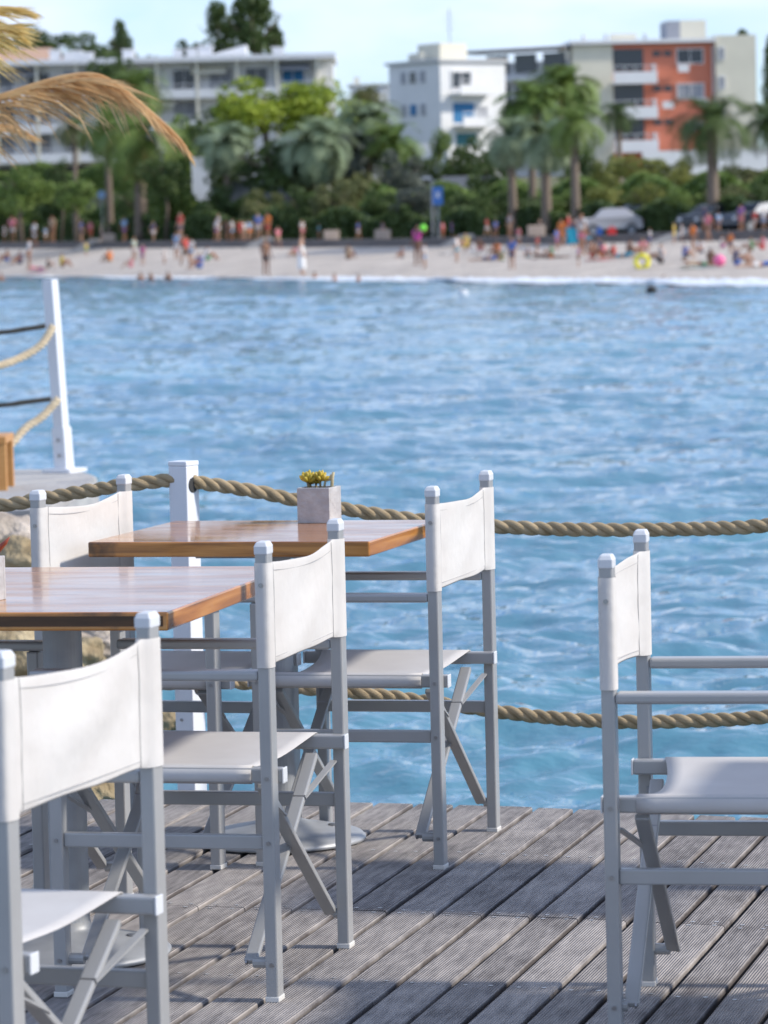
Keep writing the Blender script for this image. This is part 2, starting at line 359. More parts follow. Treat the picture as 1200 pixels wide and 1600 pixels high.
def flat(f): return lambda x, r_: prom(x, (r_, f))
# low stepped sea wall
MBw = MB(); n = len(XS); V = []; prof = [(0, -.5), (0, .14), (.5, .14), (.5, .28), (1.0, .28), (1.0, .42), (1.4, .42), (1.4, -.5)]
for dd, dz in prof:
    for x in XS:
        p = at(x, 380, dT(x)+dd); V.append((p.x, p.y, sand(x, 1).z+dz))
MBw.add(V, [(i*n+j, i*n+j+1, (i+1)*n+j+1, (i+1)*n+j) for i in range(len(prof)-1) for j in range(n-1)])
tag(MBw.build('sea_wall', M['stonewall']), 'long low stepped stone wall along the back of the beach', 'sea wall')
sheet('promenade', lambda x, r_: prom(x, (r_, lambda q: zP(q)-.006)), [1.3, 3, 6], M['pave'])
V = []; 
sheet('road', lambda x, r_: prom(x, (r_, lambda q: zP(q)-.1)), [6.0, 9, 13], M['asph'])
kb = MB(); V = []
for dd, dz in [(5.85, -.12), (5.85, .03), (6.05, .03), (6.05, -.12)]:
    for x in XS:
        p = at(x, 380, dT(x)+dd); V.append((p.x, p.y, zP(x)+dz))
kb.add(V, [(i*n+j, i*n+j+1, (i+1)*n+j+1, (i+1)*n+j) for i in range(3) for j in range(n-1)])
tag(kb.build('kerb', M['pave']), kind='structure')
def hillf(x, r_):
    d = dT(x)+r_ if r_ < 40 else max(r_, dT(x)+40+r_*.02)
    p = at(x, 350, d); p.z = ground_z(x, d)-(.08 if r_ < 14 else 0); return p
sheet('hill', hillf, [12.6, 16, 22, 30, 38, 300, 335, 360, 380, 420, 460, 520, 560, 700, 900, 1500, 2500], M['grass'])
# foam where the waves break
fm = MB(); V = []; Fc = []; r2 = random.Random(5); NX = 260
for k, (dd, z) in enumerate([(-9, .035), (-6.5, .10), (-5, .16), (-3.5, .09), (-1.5, .05), (.4, .07)]):
    for j in range(NX):
        x = -150+1500*j/(NX-1); xx = x
        wob = 1.2*math.sin(x*.021+k)+.8*math.sin(x*.057+2*k)+r2.uniform(-.3, .3)
        wide = lerp(x, [(0, .45), (400, .6), (560, .95), (1200, 1.2)])
        p = at(xx, 430, dS(x)+dd*wide+wob*(.5 if k else 1.5)); V.append((p.x, p.y, WATER+z*wide*r2.uniform(.8, 1.3)+(.02 if k < 5 else 0)))
for i in range(5):
    for j in range(NX-1): Fc.append((i*NX+j, i*NX+j+1, (i+1)*NX+j+1, (i+1)*NX+j))
tag(fm.add(V, Fc).build('foam', mat('sea_foam', (.78, .80, .82), .6, noise=(1.6, 8), col2=(.62, .70, .76), bump=(5, .8, .1)), smooth=True), 'white foam of small waves breaking along the beach', 'foam', kind='stuff')

# ================================================================== SETTING: boardwalk
def deck_edge(e): return 9.52-.134*max(0, e+2.6)**2
def joint(e, base): return base-.066*max(0, e+2.6)**2
def make_deck():
    d = MB(); pitch = .1075; off = -2.055
    r3 = random.Random(11)
    def curves(e): return [deck_edge(e), joint(e, 7.985), joint(e, 6.45), joint(e, 4.93), 3.3]
    k0, k1 = -34, 30
    for k in range(k0, k1):
        e0 = off+k*pitch+.006; e1 = e0+pitch-.0130
        ec = (e0+e1)/2
        c0, c1 = curves(e0), curves(e1)
        for s_ in range(4):
            tone = r3.uniform(-.07, .07)+(0.0, .03, -.03, 0)[s_]
            lo0, lo1 = c0[s_+1]+.0025, c1[s_+1]+.0025; hi0, hi1 = c0[s_]-.0025, c1[s_]-.0025
            if s_ == 0: j_ = r3.uniform(-.008, .006); hi0 += j_; hi1 += j_
            b_ = .0045; dz = r3.uniform(-.0012, .0012)
            # cross section with rounded shoulders; several rings along the board so tone bands can vary
            nn_ = 7; V = []
            for i in range(nn_):
                t = i/(nn_-1)
                y0, y1 = lo0+(hi0-lo0)*t, lo1+(hi1-lo1)*t
                sec = [(e0, -.026), (e0, -b_), (e0+b_*.35, -b_*.3), (e0+b_, 0), (e1-b_, 0), (e1-b_*.35, -b_*.3), (e1, -b_), (e1, -.026)]
                for (x, z) in sec:
                    yy = y0+(y1-y0)*(x-e0)/(e1-e0); V.append((x, yy, z+dz))
            m_ = 8; Fc = [(i*m_+j, i*m_+j+1, (i+1)*m_+j+1, (i+1)*m_+j) for i in range(nn_-1) for j in range(m_-1)]
            Fc += [(i*m_+m_-1, i*m_, (i+1)*m_, (i+1)*m_+m_-1) for i in range(nn_-1)]
            Fc += [tuple(range(m_))[::-1], tuple((nn_-1)*m_+j for j in range(m_))]
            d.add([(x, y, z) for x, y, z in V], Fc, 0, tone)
            for q in range(len(V)):  # side walls darkened: shade and dirt of the gaps put into the tone
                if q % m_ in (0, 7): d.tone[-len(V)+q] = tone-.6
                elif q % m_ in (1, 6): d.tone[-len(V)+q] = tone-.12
            # pairs of screws at joists
            L = ((lo0+hi0)/2, )
            for yy in ((lo0+.018), (lo0+hi0)/2+.02, hi0-.018):
                for xx in (e0+.022, e1-.022):
                    x_, y_ = xx+r3.uniform(-.002, .002), yy+r3.uniform(-.004, .004)
                    ring = [(x_+.0055*math.cos(a*1.047), y_+.0055*math.sin(a*1.047), dz+.0012) for a in range(6)]
                    d.add(ring, [tuple(range(6))], 1)
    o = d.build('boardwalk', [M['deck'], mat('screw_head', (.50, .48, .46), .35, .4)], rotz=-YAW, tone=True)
    tag(o, kind='structure')
    j = MB()
    for nn_ in (9.36, 8.72, 8.06, 7.9, 7.2, 6.5, 5.7, 5.0, 4.2, 3.5):
        cv = .134 if nn_ > 9 else .066
        pts = [(-5.8+.4*i, nn_-cv*max(0, -5.8+.4*i+2.6)**2, -.085) for i in range(18)]
        for a, b in zip(pts, pts[1:]): j.bar(a, b, .05, .11)
    for e_ in (-5.2, -3.9, -2.6, -1.3, 0, 1.1):
        for nn_ in (9.15, 7.2, 5.2):
            nq = nn_-.1*max(0, e_+2.6)**2
            j.box((e_, nq, -.85), (.14, .14, 1.38))
    tag(j.build('joists', M['joist'], rotz=-YAW), kind='structure')
make_deck()

# ================================================================== director's chairs
W, D, HT = .5563, .4241, .88
PX, PY = D/2, W/2
def canvas_back(bow, dip, seed, zt=.842, zb=.642):
    r_ = random.Random(seed); yi = PY-.034
    ring = []
    nin = 14
    ys = [-yi+2*yi*i/(nin-1) for i in range(nin)]
    front = [(.0012, y) for y in ys]
    right = [(.0150, PY-.0205), (.0158, PY), (.0150, PY+.0205), (.008, PY+.0242), (-.008, PY+.0242), (-.0150, PY+.0205), (-.0158, PY), (-.0150, PY-.0205)]
    back = [(-.0012, y) for y in reversed(ys)]
    left = [(x*-1, -y) for x, y in right]
    ring = front+right+back+left
    rows = 9; V = []; n_ = len(ring)
    ph = [r_.uniform(0, 6.28) for _ in range(6)]
    for i in range(rows):
        t = i/(rows-1)
        for x, y in ring:
            inner = max(0, 1-(y/yi)**2) if abs(y) < yi else 0
            sx = -bow*inner*(1-.25*abs(2*t-1)); 
            sx += inner*(.0030*math.sin(5*t+ph[0]+y*7)+.0020*math.sin(16*y+ph[1]+t*9))+.0022*math.exp(-((abs(y)-yi+.03)/.03)**2)*math.sin(t*19+ph[3]+(3 if y > 0 else 0))
            z = zb+(zt-zb)*t
            z += -dip*inner*t**1.5+dip*.35*inner*(1-t)**1.5+.0012*math.sin(22*y+ph[2])
            V.append((-PX+x+sx, y, z))
    Fc = [(i*n_+j, i*n_+(j+1) % n_, (i+1)*n_+(j+1) % n_, (i+1)*n_+j) for i in range(rows-1) for j in range(n_)]
    # close the thin top and bottom hems of the panel
    for i, fl in ((0, 0), (rows-1, 1)):
        for j in range(nin-1):
            a, b = i*n_+j, i*n_+j+1; c_, d_ = i*n_+nin+8+(nin-1-j), i*n_+nin+8+(nin-2-j)
            Fc.append((a, b, d_, c_) if fl else (b, a, c_, d_))
    return MB().add(V, Fc)
def seam_mb(sy, bow, zt=.838, zb=.646):
    m = MB(); y = sy*(PY-.052); yi = PY-.034
    for sgn in (1, -1):
        pts = [(-PX+sgn*.0026-bow*(1-(y/yi)**2)*(1-.25*abs(2*t-1))+.0003*math.sin(40*t), y+.0012*math.sin(7*t), zb+(zt-zb)*t) for t in [i/8 for i in range(9)]]
        m.tube(pts, .0007, 5)
    return m
def seat_mb(sag):
    yr = PY-.036; r_ = .0185; zc = .43; prof = []
    for k in range(7):
        a = R(250)-R(160)*k/6*1.0
        prof.append((yr*-1+r_*math.cos(a), zc+r_*math.sin(a)))       # round the -Y rail, from below outwards to the top
    for k in range(1, 12):
        y = -yr+2*yr*k/12; prof.append((y, zc+r_-sag*(1-(y/yr)**2)))
    prof += [(-y, z) for y, z in reversed(prof[:7])]
    nx = 12; V = []
    for i in range(nx):
        t = i/(nx-1)
        for y, z in prof:
            q = max(0, 1-(abs(y)/yr)**2.0) if abs(y) < yr else 0
            x0 = -PX+.042+.022*q; x1 = PX-.012-.022*q
            V.append((x0+(x1-x0)*t, y, z+.0012*math.sin(9*t+y*20)*q))
    n_ = len(prof)
    return MB().add(V, [(i*n_+j, (i+1)*n_+j, (i+1)*n_+j+1, i*n_+j+1) for i in range(nx-1) for j in range(n_-1)])
def make_chair():
    t = thing('director_chair', 'x', 'chair')
    A = M['alu']
    for sx in (-1, 1):
        for sy in (-1, 1):
            h = .866 if sx < 0 else .615
            m = MB().box((sx*PX, sy*PY, .006+(h-.006)/2), (.025, .04, h-.006))
            leg = m.build('leg', A, t, bevel=.0035, seg=2)
            MB().box((sx*PX, sy*PY, .0055), (.028, .043, .011)).build('foot_cap', M['glide'], leg, bevel=.002)
            for bz in (.072, .306, .43):
                MB().tube([(sx*PX, sy*(PY+.0195), bz), (sx*PX, sy*(PY+.0225), bz)], .0042, 8).build('bolt', M['steel'], leg)
            if sx < 0:
                q = MB(); x, y = -PX, sy*PY; a, b = .0138, .0213
                q.add([(x+i*a, y+j*b, .857) for i, j in ((-1, -1), (1, -1), (1, 1), (-1, 1))]+[(x+i*a, y+j*b, .873) for i, j in ((-1, -1), (1, -1), (1, 1), (-1, 1))]+[(x+i*a*.72, y+j*b*.78, .882) for i, j in ((-1, -1), (1, -1), (1, 1), (-1, 1))],
                      [(3, 2, 1, 0), (8, 9, 10, 11)]+[(k, (k+1) % 4, (k+1) % 4+4, k+4) for k in range(4)]+[(k+4, (k+1) % 4+4, (k+1) % 4+8, k+8) for k in range(4)])
                q.build('post_cap', M['cap'], leg, bevel=.003, seg=3)
                MB().tube([(x, y+sy*.0235, .80), (x, y+sy*.0275, .80)], .0045, 8).build('bolt', M['steel'], leg)
    for sy in (-1, 1):
        MB().box(((-PX+.0125+PX+.045)/2, sy*PY, .626), (D+.0325, .044, .020)).build('armrest', A, t, bevel=.006, seg=3)
        MB().box((0, sy*PY, .306), (D-.025, .022, .028)).build('side_stretcher', A, t, bevel=.003)
        rail = MB().box((.006, sy*(PY-.036), .43), (D+.050, .029, .029)).build('seat_rail', A, t, bevel=.004)
        for sx in (-1, 1):
            MB().box((.006+sx*(D/2+.0265), sy*(PY-.036), .43), (.004, .030, .030)).build('end_cap', M['cap'], rail, bevel=.0015)
    # two crossed pairs of flat bars, one pair behind, one in front
    for sx in (-1, 1):
        for k, sgn in ((0, 1), (1, -1)):
            xo = sx*(PX-.048+.020*k) if sx < 0 else sx*(PX-.048+.020*k)
            top = Vector((xo, -sgn*(PY-.055), .405)); bot = Vector((xo, sgn*(PY-.006), .072))
            br = MB().bar(top, bot, .013, .027, up=(1, 0, 0))
            b = br.build('brace', A, t, bevel=.003)
            MB().tube([(xo+sx*.006, bot.y, bot.z), (sx*(PX-.0125), bot.y, bot.z)], .011, 12).build('spacer', M['alu'], b)
            MB().tube([(xo-sx*.0065, bot.y, bot.z), (xo-sx*.010, bot.y, bot.z)], .006, 8).build('bolt', M['steel'], b)
        # short links from the legs up to the bars
        for sgn in (1, -1):
            k = 0 if sgn > 0 else 1
            xo = sx*(PX-.048+.020*k)+sx*.0095
            p0 = Vector((sx*(PX-.010), -sgn*(PY-.022), .388)); p1 = Vector((xo, -sgn*(PY-.165), .333))
            lk = MB().bar(p0, p1, .004, .013, up=(1, 0, 0)).build('brace_link', A, t)
            MB().tube([(p1.x+sx*.004, p1.y, p1.z), (p1.x-sx*.020, p1.y, p1.z)], .0055, 8).build('bolt', M['steel'], lk)
    seat_mb(.022).build('seat', M['seat'], t, smooth=True).modifiers.new('thick', 'SOLIDIFY').thickness = .0016
    return t
def add_back(t, bow, dip, seed):
    c = canvas_back(bow, dip, seed).build('backrest', M['canvas'], t, smooth=True)
    sb = c.modifiers.new('smooth', 'SUBSURF'); sb.levels = 1; sb.render_levels = 1
    for sy in (-1, 1): seam_mb(sy, bow).build('seam', M['thread'], c)
    yi = PY-.034
    for z_ in (.824, .655):
        hm = MB()
        for sgn in (1, -1):
            pts = []
            for q in range(15):
                y = (-yi+.02)+(2*yi-.04)*q/14; t_ = (z_-.642)/.2; inn = 1-(y/yi)**2
                pts.append((-PX+sgn*.0024-bow*inn*(1-.25*abs(2*t_-1)), y, z_+(-dip*inn*t_**1.5+dip*.35*inn*(1-t_)**1.5)))
            hm.tube(pts, .0006, 5)
        hm.build('hem_stitch', M['thread'], c)
proto = make_chair()
e_leg = at(54, 1000, 7.93)
cps = [ # near rear foot x, y, yaw, facing, label, bow, dip
    (.1112, 8.776, 14.4, -1, 'white canvas chair at the right side of the farther table, standing nearest the deck edge', .020, .012),
    (-.2306, 7.279, 13.6, -1, 'white canvas chair between the tables, its back covering the farther table\'s front edge', .016, .016),
    (-.8082, 8.980, 17.4, 1, 'white canvas chair behind the left end of the farther table, under the thick rope', -.012, .020),
    (.3922, 6.795, 10.2, 1, 'white canvas chair standing alone at the right, facing right, far from the tables', .040, .012),
    (-.5455, 5.405, 18.3, -1, 'blurred nearest white canvas chair in the bottom left corner', .020, .018)]
# the chair at the left of the nearer table: only its front leg and arm show; placed from its front near leg
a5 = R(14); fr = Vector((math.cos(a5), -math.sin(a5), 0)); p5 = Vector((e_leg.x, e_leg.y, 0))-fr*D
cps.append((p5.x, p5.y, 14, 1, 'chair mostly hidden at the nearer table\'s left end, one leg and arm in view', .02, .012))
for i, (x, y, a, f, lab, bow, dip) in enumerate(cps):
    o = proto if i == 0 else copy_tree(proto)
    a = R(a); n_ = Vector((math.sin(a), math.cos(a), 0)); fr = f*Vector((math.cos(a), -math.sin(a), 0))
    o.location = Vector((x, y, 0))+n_*W/2+fr*D/2; o.rotation_euler.z = -a if f > 0 else math.pi-a
    tag(o, lab, 'chair', 'folding canvas chairs on the boardwalk')
backs = [o for o in bpy.data.objects if o.parent is None and o.get('category') == 'chair']
for o, c in zip(sorted(backs, key=lambda q: [k[4] for k in cps].index(q['label'])), cps): add_back(o, c[5]*.85, c[6]*.7, int(abs(c[0]*1000)))

# ================================================================== tables
def table(corner, yaw, wx, wy, label, ped, rb=.205):
    # corner = front right corner of the top in plan
    yaw = R(yaw); ex = Vector((math.cos(yaw), -math.sin(yaw), 0)); ey = Vector((math.sin(yaw), math.cos(yaw), 0))
    c = Vector((corner[0], corner[1], 0))-ex*wx/2+ey*wy/2
    t = thing('pedestal_table', label, 'table', c, -yaw)
    MB().box((0, 0, .732), (wx, wy, .036)).build('tabletop', M['wood'], t, bevel=.004, seg=3)
    po = ped-c; px_, py_ = po.dot(ex), po.dot(ey)
    MB().lathe([(.040, .03), (.040, .695)], 32, (px_, py_, 0)).build('pedestal', M['gal'], t, smooth=False, bevel=.001)
    MB().box((px_, py_, .706), (.30, .30, .012)).build('mounting_plate', M['gal'], t)
    b = MB().lathe([(rb-.004, .002), (rb, .004), (rb, .010), (rb-.008, .018), (.15, .030), (.09, .042), (.052, .052), (.044, .060), (.0405, .072)], 64, (px_, py_, 0)).build('base', M['gal'], t, smooth=True)
    MB().tube([(px_+.12, py_+.03, .033), (px_+.12, py_+.03, .040)], .01, 10).build('bolt', M['steel'], b)
    return t, c
pd = on(440, 1314, 0)
T2, c2 = table((-.036, 8.888), 15.2, .690, .655, 'smaller square varnished wooden table with a plaster pot on it', Vector((pd.x, pd.y, 0)))
pd = on(112, 1492, 0)
T1, c1 = table((-.416, 7.292), 12.5, .72, 1.0, 'larger varnished wooden table in front, with a pale glossy top and dark front edge', Vector((pd.x, pd.y, 0)))

MB().box((0, -.50-.0008, .7325), (.700, .0024, .0195)).build('edge_shade_groove', mat('dark_edge', (.045, .022, .010), .35, 0, .4, noise=(8, 4, (1, 6, 6)), col2=(.10, .045, .016)), T1)  # dark brown strip paints in the shade and groove of the front edge
p = EN(-.42, 8.03); table((p.x, p.y), 14.4, .80, .70, 'varnished table beyond the right picture edge, near the deck\'s edge', EN(-.82, 8.38))
p = EN(.06, 6.45); table((p.x, p.y), 12, .78, .80, 'varnished table beyond the right picture edge, in front of the lone chair', EN(-.33, 6.85))
# ================================================================== plaster pots
def pot(corner, yaw, a, label, plant):
    yaw = R(yaw); ex = Vector((math.cos(yaw), -math.sin(yaw), 0)); ey = Vector((math.sin(yaw), math.cos(yaw), 0))
    c = Vector(corner)-ex*a/2+ey*a/2
    t = thing('planter', label, 'planter', c, -yaw)
    h = a*1.03; wl = .008
    m = MB(); g = 7
    # four walls with slightly uneven faces
    r_ = random.Random(4)
    m.box((0, -a/2+wl/2, h/2), (a, wl, h)); m.box((0, a/2-wl/2, h/2), (a, wl, h)); m.box((-a/2+wl/2, 0, h/2), (wl, a-2*wl, h)); m.box((a/2-wl/2, 0, h/2), (wl, a-2*wl, h)); m.box((0, 0, .004), (a-2*wl, a-2*wl, .008))
    b = m.build('pot', M['plaster'], t, bevel=.0015)
    MB().box((0, 0, h-.012), (a-2*wl, a-2*wl, .004)).build('soil', M['soil'], t)
    plant(t, h, a)
    return t
def leaf_mb(m, base, dirv, L, wd, mi=0, curl=.25):
    dirv = Vector(dirv).normalized(); side = dirv.cross(Vector((0, 0, 1))); side = side.normalized() if side.length > .05 else Vector((1, 0, 0)); up = side.cross(dirv)
    pts = [Vector(base)+dirv*L*t+up*curl*L*t*t for t in (0, .3, .6, .85, 1)]
    m.tube(pts, [wd*.45, wd*.85, wd, wd*.7, wd*.08], 6, mi)
def rosettes(t, h, a):
    m = MB(); st = MB(); r_ = random.Random(8)
    for (x, y, z, s_) in ((-.026, -.012, .026, 1.5), (-.012, .012, .016, 1.1), (.006, -.004, .030, 1.3), (-.030, .018, .012, .9)):
        st.tube([(x*.8, y*.8, h-.012), (x, y, h+z*.6)], .003, 6)
        for k in range(16):
            an = k*2.4; el = .15+.07*k; d = Vector((math.cos(an)*math.cos(el), math.sin(an)*math.cos(el), math.sin(el)))
            leaf_mb(m, (x, y, h+z*.55), d, .019*s_*r_.uniform(.8, 1.1), .0042*s_)
    m.build('succulent', M['succ'], t, smooth=True); st.build('stem', M['succ_br'], t, smooth=True)
    q = MB(); q.tube([(.012, 0, h-.01), (.018, 0, h+.014), (.030, .002, h+.018), (.034, .002, h+.030)], [.003, .003, .003, .004], 8); q.tube([(.034, 0, h-.01), (.036, 0, h+.02), (.040, 0, h+.036)], [.0045, .0042, .0035], 8)
    for k in range(8):
        an = k*2.4; leaf_mb(q, (.014, -.004, h+.020), (math.cos(an)*.7, math.sin(an)*.7, .5), .012, .0038)
    q.build('sprig', mat('pale_sprig', (.42, .36, .20), .6, noise=(40, 3), col2=(.55, .48, .28)), t, smooth=True)
def aloe(t, h, a):
    m = MB(); r_ = random.Random(2)
    for k in range(15):
        an = k*2.4; el = .25+.085*k; d = Vector((math.cos(an)*math.cos(el), math.sin(an)*math.cos(el), math.sin(el)))
        leaf_mb(m, (0, 0, h-.01), d, r_.uniform(.06, .088), .0065, curl=.35)
    m.build('succulent', M['aloe'], t, smooth=True)
pc = on(515.5, 818, .75)
pot((pc.x, pc.y, .75), 19.4, .0855, 'pale plaster cube pot with yellow green succulents on the smaller table', rosettes)
pc = on(5, 942, .75)
pot((pc.x-.033, pc.y, .75), 22, .085, 'white plaster pot with a red brown spiky succulent, cut by the left picture edge', aloe)

# ================================================================== white posts and ropes
def rope(name, pts, rad, m, label, cat='rope', pitch=.125, group=None, strands=3):
    # smooth centre line through the points (Catmull-Rom), three twisted strands
    P = [Vector(p) for p in pts]; P = [2*P[0]-P[1]]+P+[2*P[-1]-P[-2]]; C = []
    for i in range(1, len(P)-2):
        for k in range(16):
            t = k/16; a, b, c, d = P[i-1:i+3]
            C.append(.5*((2*b)+(c-a)*t+(2*a-5*b+4*c-d)*t*t+(3*b-a-3*c+d)*t**3))
    C.append(P[-2])
    # resample
    out_ = [C[0]]; step = pitch/22; acc = 0; L = [0]
    for a, b in zip(C, C[1:]): L.append(L[-1]+(b-a).length)
    nn_ = int(L[-1]/step); j = 0; line = []
    for i in range(nn_+1):
        s_ = i*step
        while j < len(L)-2 and L[j+1] < s_: j += 1
        f_ = (s_-L[j])/max(1e-9, L[j+1]-L[j]); line.append(C[j].lerp(C[j+1], f_))
    mb = MB(); r_s = rad*.54; off = rad*.50
    for st in range(strands):
        pp = []
        for i, p in enumerate(line):
            t = (line[min(i+1, len(line)-1)]-line[max(i-1, 0)]).normalized(); x = t.cross(Vector((0, 0, 1))).normalized(); y = x.cross(t)
            an = -2*math.pi*(i*step+.010*math.sin(i*step*5.3)+.006*math.sin(i*step*13.1))/pitch+st*2*math.pi/strands
            pp.append(p+(x*math.cos(an)+y*math.sin(an))*off)
        mb.tube(pp, [r_s*(1+.045*math.sin(i*.043+st*2)+.03*math.sin(i*.21+st)) for i in range(len(pp))], 9)
    o = mb.build(name, m, smooth=True)
    uv = o.data.uv_layers.new(name='UVMap')
    nv = len(line)*9
    li = np.zeros(len(o.data.loops), dtype=np.int32); o.data.loops.foreach_get('vertex_index', li)
    ring = li % 9; along = (li % nv)//9
    uvs = np.stack([ring/9.*1.0+along*.055, along*.05], -1).astype(np.float32).ravel(); uv.data.foreach_set('uv', uvs)
    return tag(o, label, cat, group)
PD = 10.03
def white_post(x, y, yaw, lab, top=.882, w_=.057, bot=-1.4, group='white rope posts at the deck edge'):
    t = thing('rope_post', lab, 'post', (x, y, 0), -R(yaw), group)
    MB().box((0, 0, (top-.012+bot)/2), (w_, w_, top-.012-bot)).build('shaft', M['paintw'], t, bevel=.003)
    MB().box((0, 0, top-.006), (w_+.002, w_+.002, .013)).build('cap', M['paintw'], t, bevel=.003)
    for z in (.79, .26):
        MB().tube([(-w_/2-.002, 0, z+.03), (w_/2+.002, 0, z+.03)], .02, 14).build('rope_hole', M['dark'], t)
    for z in (.205, .05):
        MB().tube([(-.008, -w_/2-.003, z), (-.008, -w_/2+.002, z)], .004, 8).build('bolt', M['steel'], t)
    return t
pA = at(287, 745, PD); white_post(pA.x, pA.y, 32, 'square white post behind the farther table, thick rope threaded through its top')
pB = at(1545, 760, PD-.45); white_post(pB.x, pB.y, 5, 'square white post beyond the right picture edge holding the rope')
pC = at(-400, 760, PD+.35); white_post(pC.x, pC.y, 20, 'square white post beyond the left picture edge holding the rope')
rr = .0185
up = [at(291, 750, PD), at(330, 757, PD), at(400, 768, PD), at(470, 783, PD), at(560, 799, PD-.02), at(660, 813, PD-.05), at(800, 824, PD-.1), at(920, 827.5, PD-.15), at(1050, 827, PD-.2), at(1200, 821, PD-.28), at(1370, 797, PD-.36), Vector((pB.x, pB.y, .80))]
rope('rope', up, rr, M['rope'], 'upper thick twisted rope sagging from the white post to the right edge')
lo = [Vector((pA.x, pA.y, .305)), at(380, 1067, PD), at(465, 1075, PD), at(560, 1083, PD), at(620, 1090, PD), at(700, 1101, PD-.05), at(780, 1112, PD-.1), at(880, 1123, PD-.15), at(1000, 1128, PD-.2), at(1200, 1120, PD-.28), at(1380, 1095, PD-.36), Vector((pB.x, pB.y, .27))]
rope('rope', lo, rr, M['rope'], 'lower thick twisted rope crossing low behind the chairs over the water')
lf = [Vector((pC.x, pC.y, .8)), at(-250, 800, PD+.25), at(-120, 800, PD+.15), at(0, 790, PD+.08), at(60, 780, PD+.05), at(130, 768, PD+.03), at(205, 757, PD), at(262, 751, PD), at(287, 750, PD)]
rope('rope', lf, rr, M['rope'], 'thick twisted rope descending leftwards from the white post behind the left chair')
lf2 = [Vector((pC.x, pC.y, .3)), at(-200, 1105, PD+.2), at(0, 1100, PD+.1), at(120, 1085, PD), Vector((pA.x, pA.y, .305))]
rope('rope', lf2, rr, M['rope'], 'lower thick rope left of the white post, mostly hidden by chairs and table')

# ================================================================== stone pier on the left
PZ = at(100, 738, 22.2).z
def rough_block(name, pts, z0, z1, m, sub=.25, amp=.05, seed=1):
    bm = bmesh.new(); vb = [bm.verts.new((p[0], p[1], z0)) for p in pts]; vt = [bm.verts.new((p[0], p[1], z1)) for p in pts]; n_ = len(pts)
    bm.faces.new(vb[::-1]); bm.faces.new(vt)
    for i in range(n_): bm.faces.new((vb[i], vb[(i+1) % n_], vt[(i+1) % n_], vt[i]))
    bmesh.ops.bevel(bm, geom=bm.edges[:], offset=.05, segments=2, affect='EDGES')
    bmesh.ops.triangulate(bm, faces=bm.faces[:])
    for _ in range(4):
        ee = [e for e in bm.edges if e.calc_length() > sub]
        if not ee: break
        bmesh.ops.subdivide_edges(bm, edges=ee, cuts=1)
    r_ = random.Random(seed)
    from mathutils import noise as mn
    for v in bm.verts:
        if v.co.z < z1-.02 or True:
            k = .25 if abs(v.co.z-z1) < .02 else 1
            v.co += mn.noise_vector(v.co*2.1+Vector((seed, 0, 0)))*amp*k
    me = bpy.data.meshes.new(name); bm.to_mesh(me); bm.free(); me.materials.append(m); me.polygons.foreach_set('use_smooth', [False]*len(me.polygons))
    o = bpy.data.objects.new(name, me); COL.objects.link(o); return o
a_ = on(148, 745, PZ); b_ = on(128, 772, PZ); f_ = on(60, 800, PZ); g_ = on(-500, 800, PZ); h_ = on(-500, 735, PZ); i_ = on(130, 731, PZ)
pier = rough_block('stone_pier', [(g_.x, g_.y), (f_.x, f_.y), (b_.x, b_.y), (a_.x, a_.y), (i_.x, i_.y), (h_.x, h_.y)], -1.2, PZ, M['concrete'], .3, .06)
tag(pier, 'grey concrete pier with a rough edge at the left, carrying the leaning white post', 'pier')
# leaning white post with its plate
pb = at(101, 738, 22.2); pt = at(78, 437, 22.2)
lp = thing('pier_post', 'tall leaning white metal post bolted on the concrete pier', 'post', (pb.x, pb.y, PZ))
dv = Vector((pt.x-pb.x, pt.y-pb.y, pt.z-PZ)); yw = Matrix.Rotation(R(-28), 3, 'Z')
zt = dv.normalized(); xx = (yw @ Vector((1, 0, 0))); xx = (xx-zt*xx.dot(zt)).normalized(); yy = zt.cross(xx)
MB().box(dv/2, (.068, .068, dv.length), Matrix((xx, yy, zt)).transposed()).build('shaft', M['paintw'], lp, bevel=.004)
MB().box(dv.normalized()*.13, (.084, .084, .26), Matrix((xx, yy, zt)).transposed()).build('sleeve', M['paintw'], lp, bevel=.003)
MB().box((0, 0, .012), (.19, .19, .024), yw).build('foot_plate', M['paintw'], lp, bevel=.003)
for z in (.10, .19): MB().tube([dv.normalized()*z+Vector((-.02, -.05, 0)), dv.normalized()*z+Vector((-.02, -.065, 0))], .010, 8).build('bolt', M['steel'], lp)
oP = at(-260, 450, 21.6); oP2 = at(-330, 500, 24.)
for nm, (y0, y1, y2) in {'upper': (510, 571, 508), 'lower': (624, 707, 622)}.items():
    Q = [at(83 if nm == 'upper' else 91, y0, 22.1), at(66, y0+27, 22.05), at(40, y0+45, 22), at(0, y1, 21.9), at(-60, y1+8, 21.8), at(-150, y1-22, 21.7), at(-260, y0+8, 21.6)]
    rope('rope', Q, .023, M['rope_pale'], '%s pale rope sagging steeply from the leaning white post on the pier' % nm, pitch=.09)
    Q = [at(80 if nm == 'upper' else 90, y0-2, 22.2), at(40, y0+4, 22.6), at(0, y0+9, 23), at(-120, y0+14, 23.5), at(-330, y0+2, 24.)]
    rope('rope', Q, .015, M['rope_dark'], '%s thin dark rope running nearly level to the leaning white post' % nm, pitch=.12)
for (q, d_) in ((oP, 'near'), (oP2, 'far')):
    t = thing('pier_post', 'white pier post beyond the left picture edge, on the %s side of the pier' % d_, 'post', (q.x, q.y, PZ))
    MB().box((0, 0, .58), (.068, .068, 1.16)).build('shaft', M['paintw'], t, bevel=.004); MB().box((0, 0, .012), (.19, .19, .024)).build('foot_plate', M['paintw'], t)
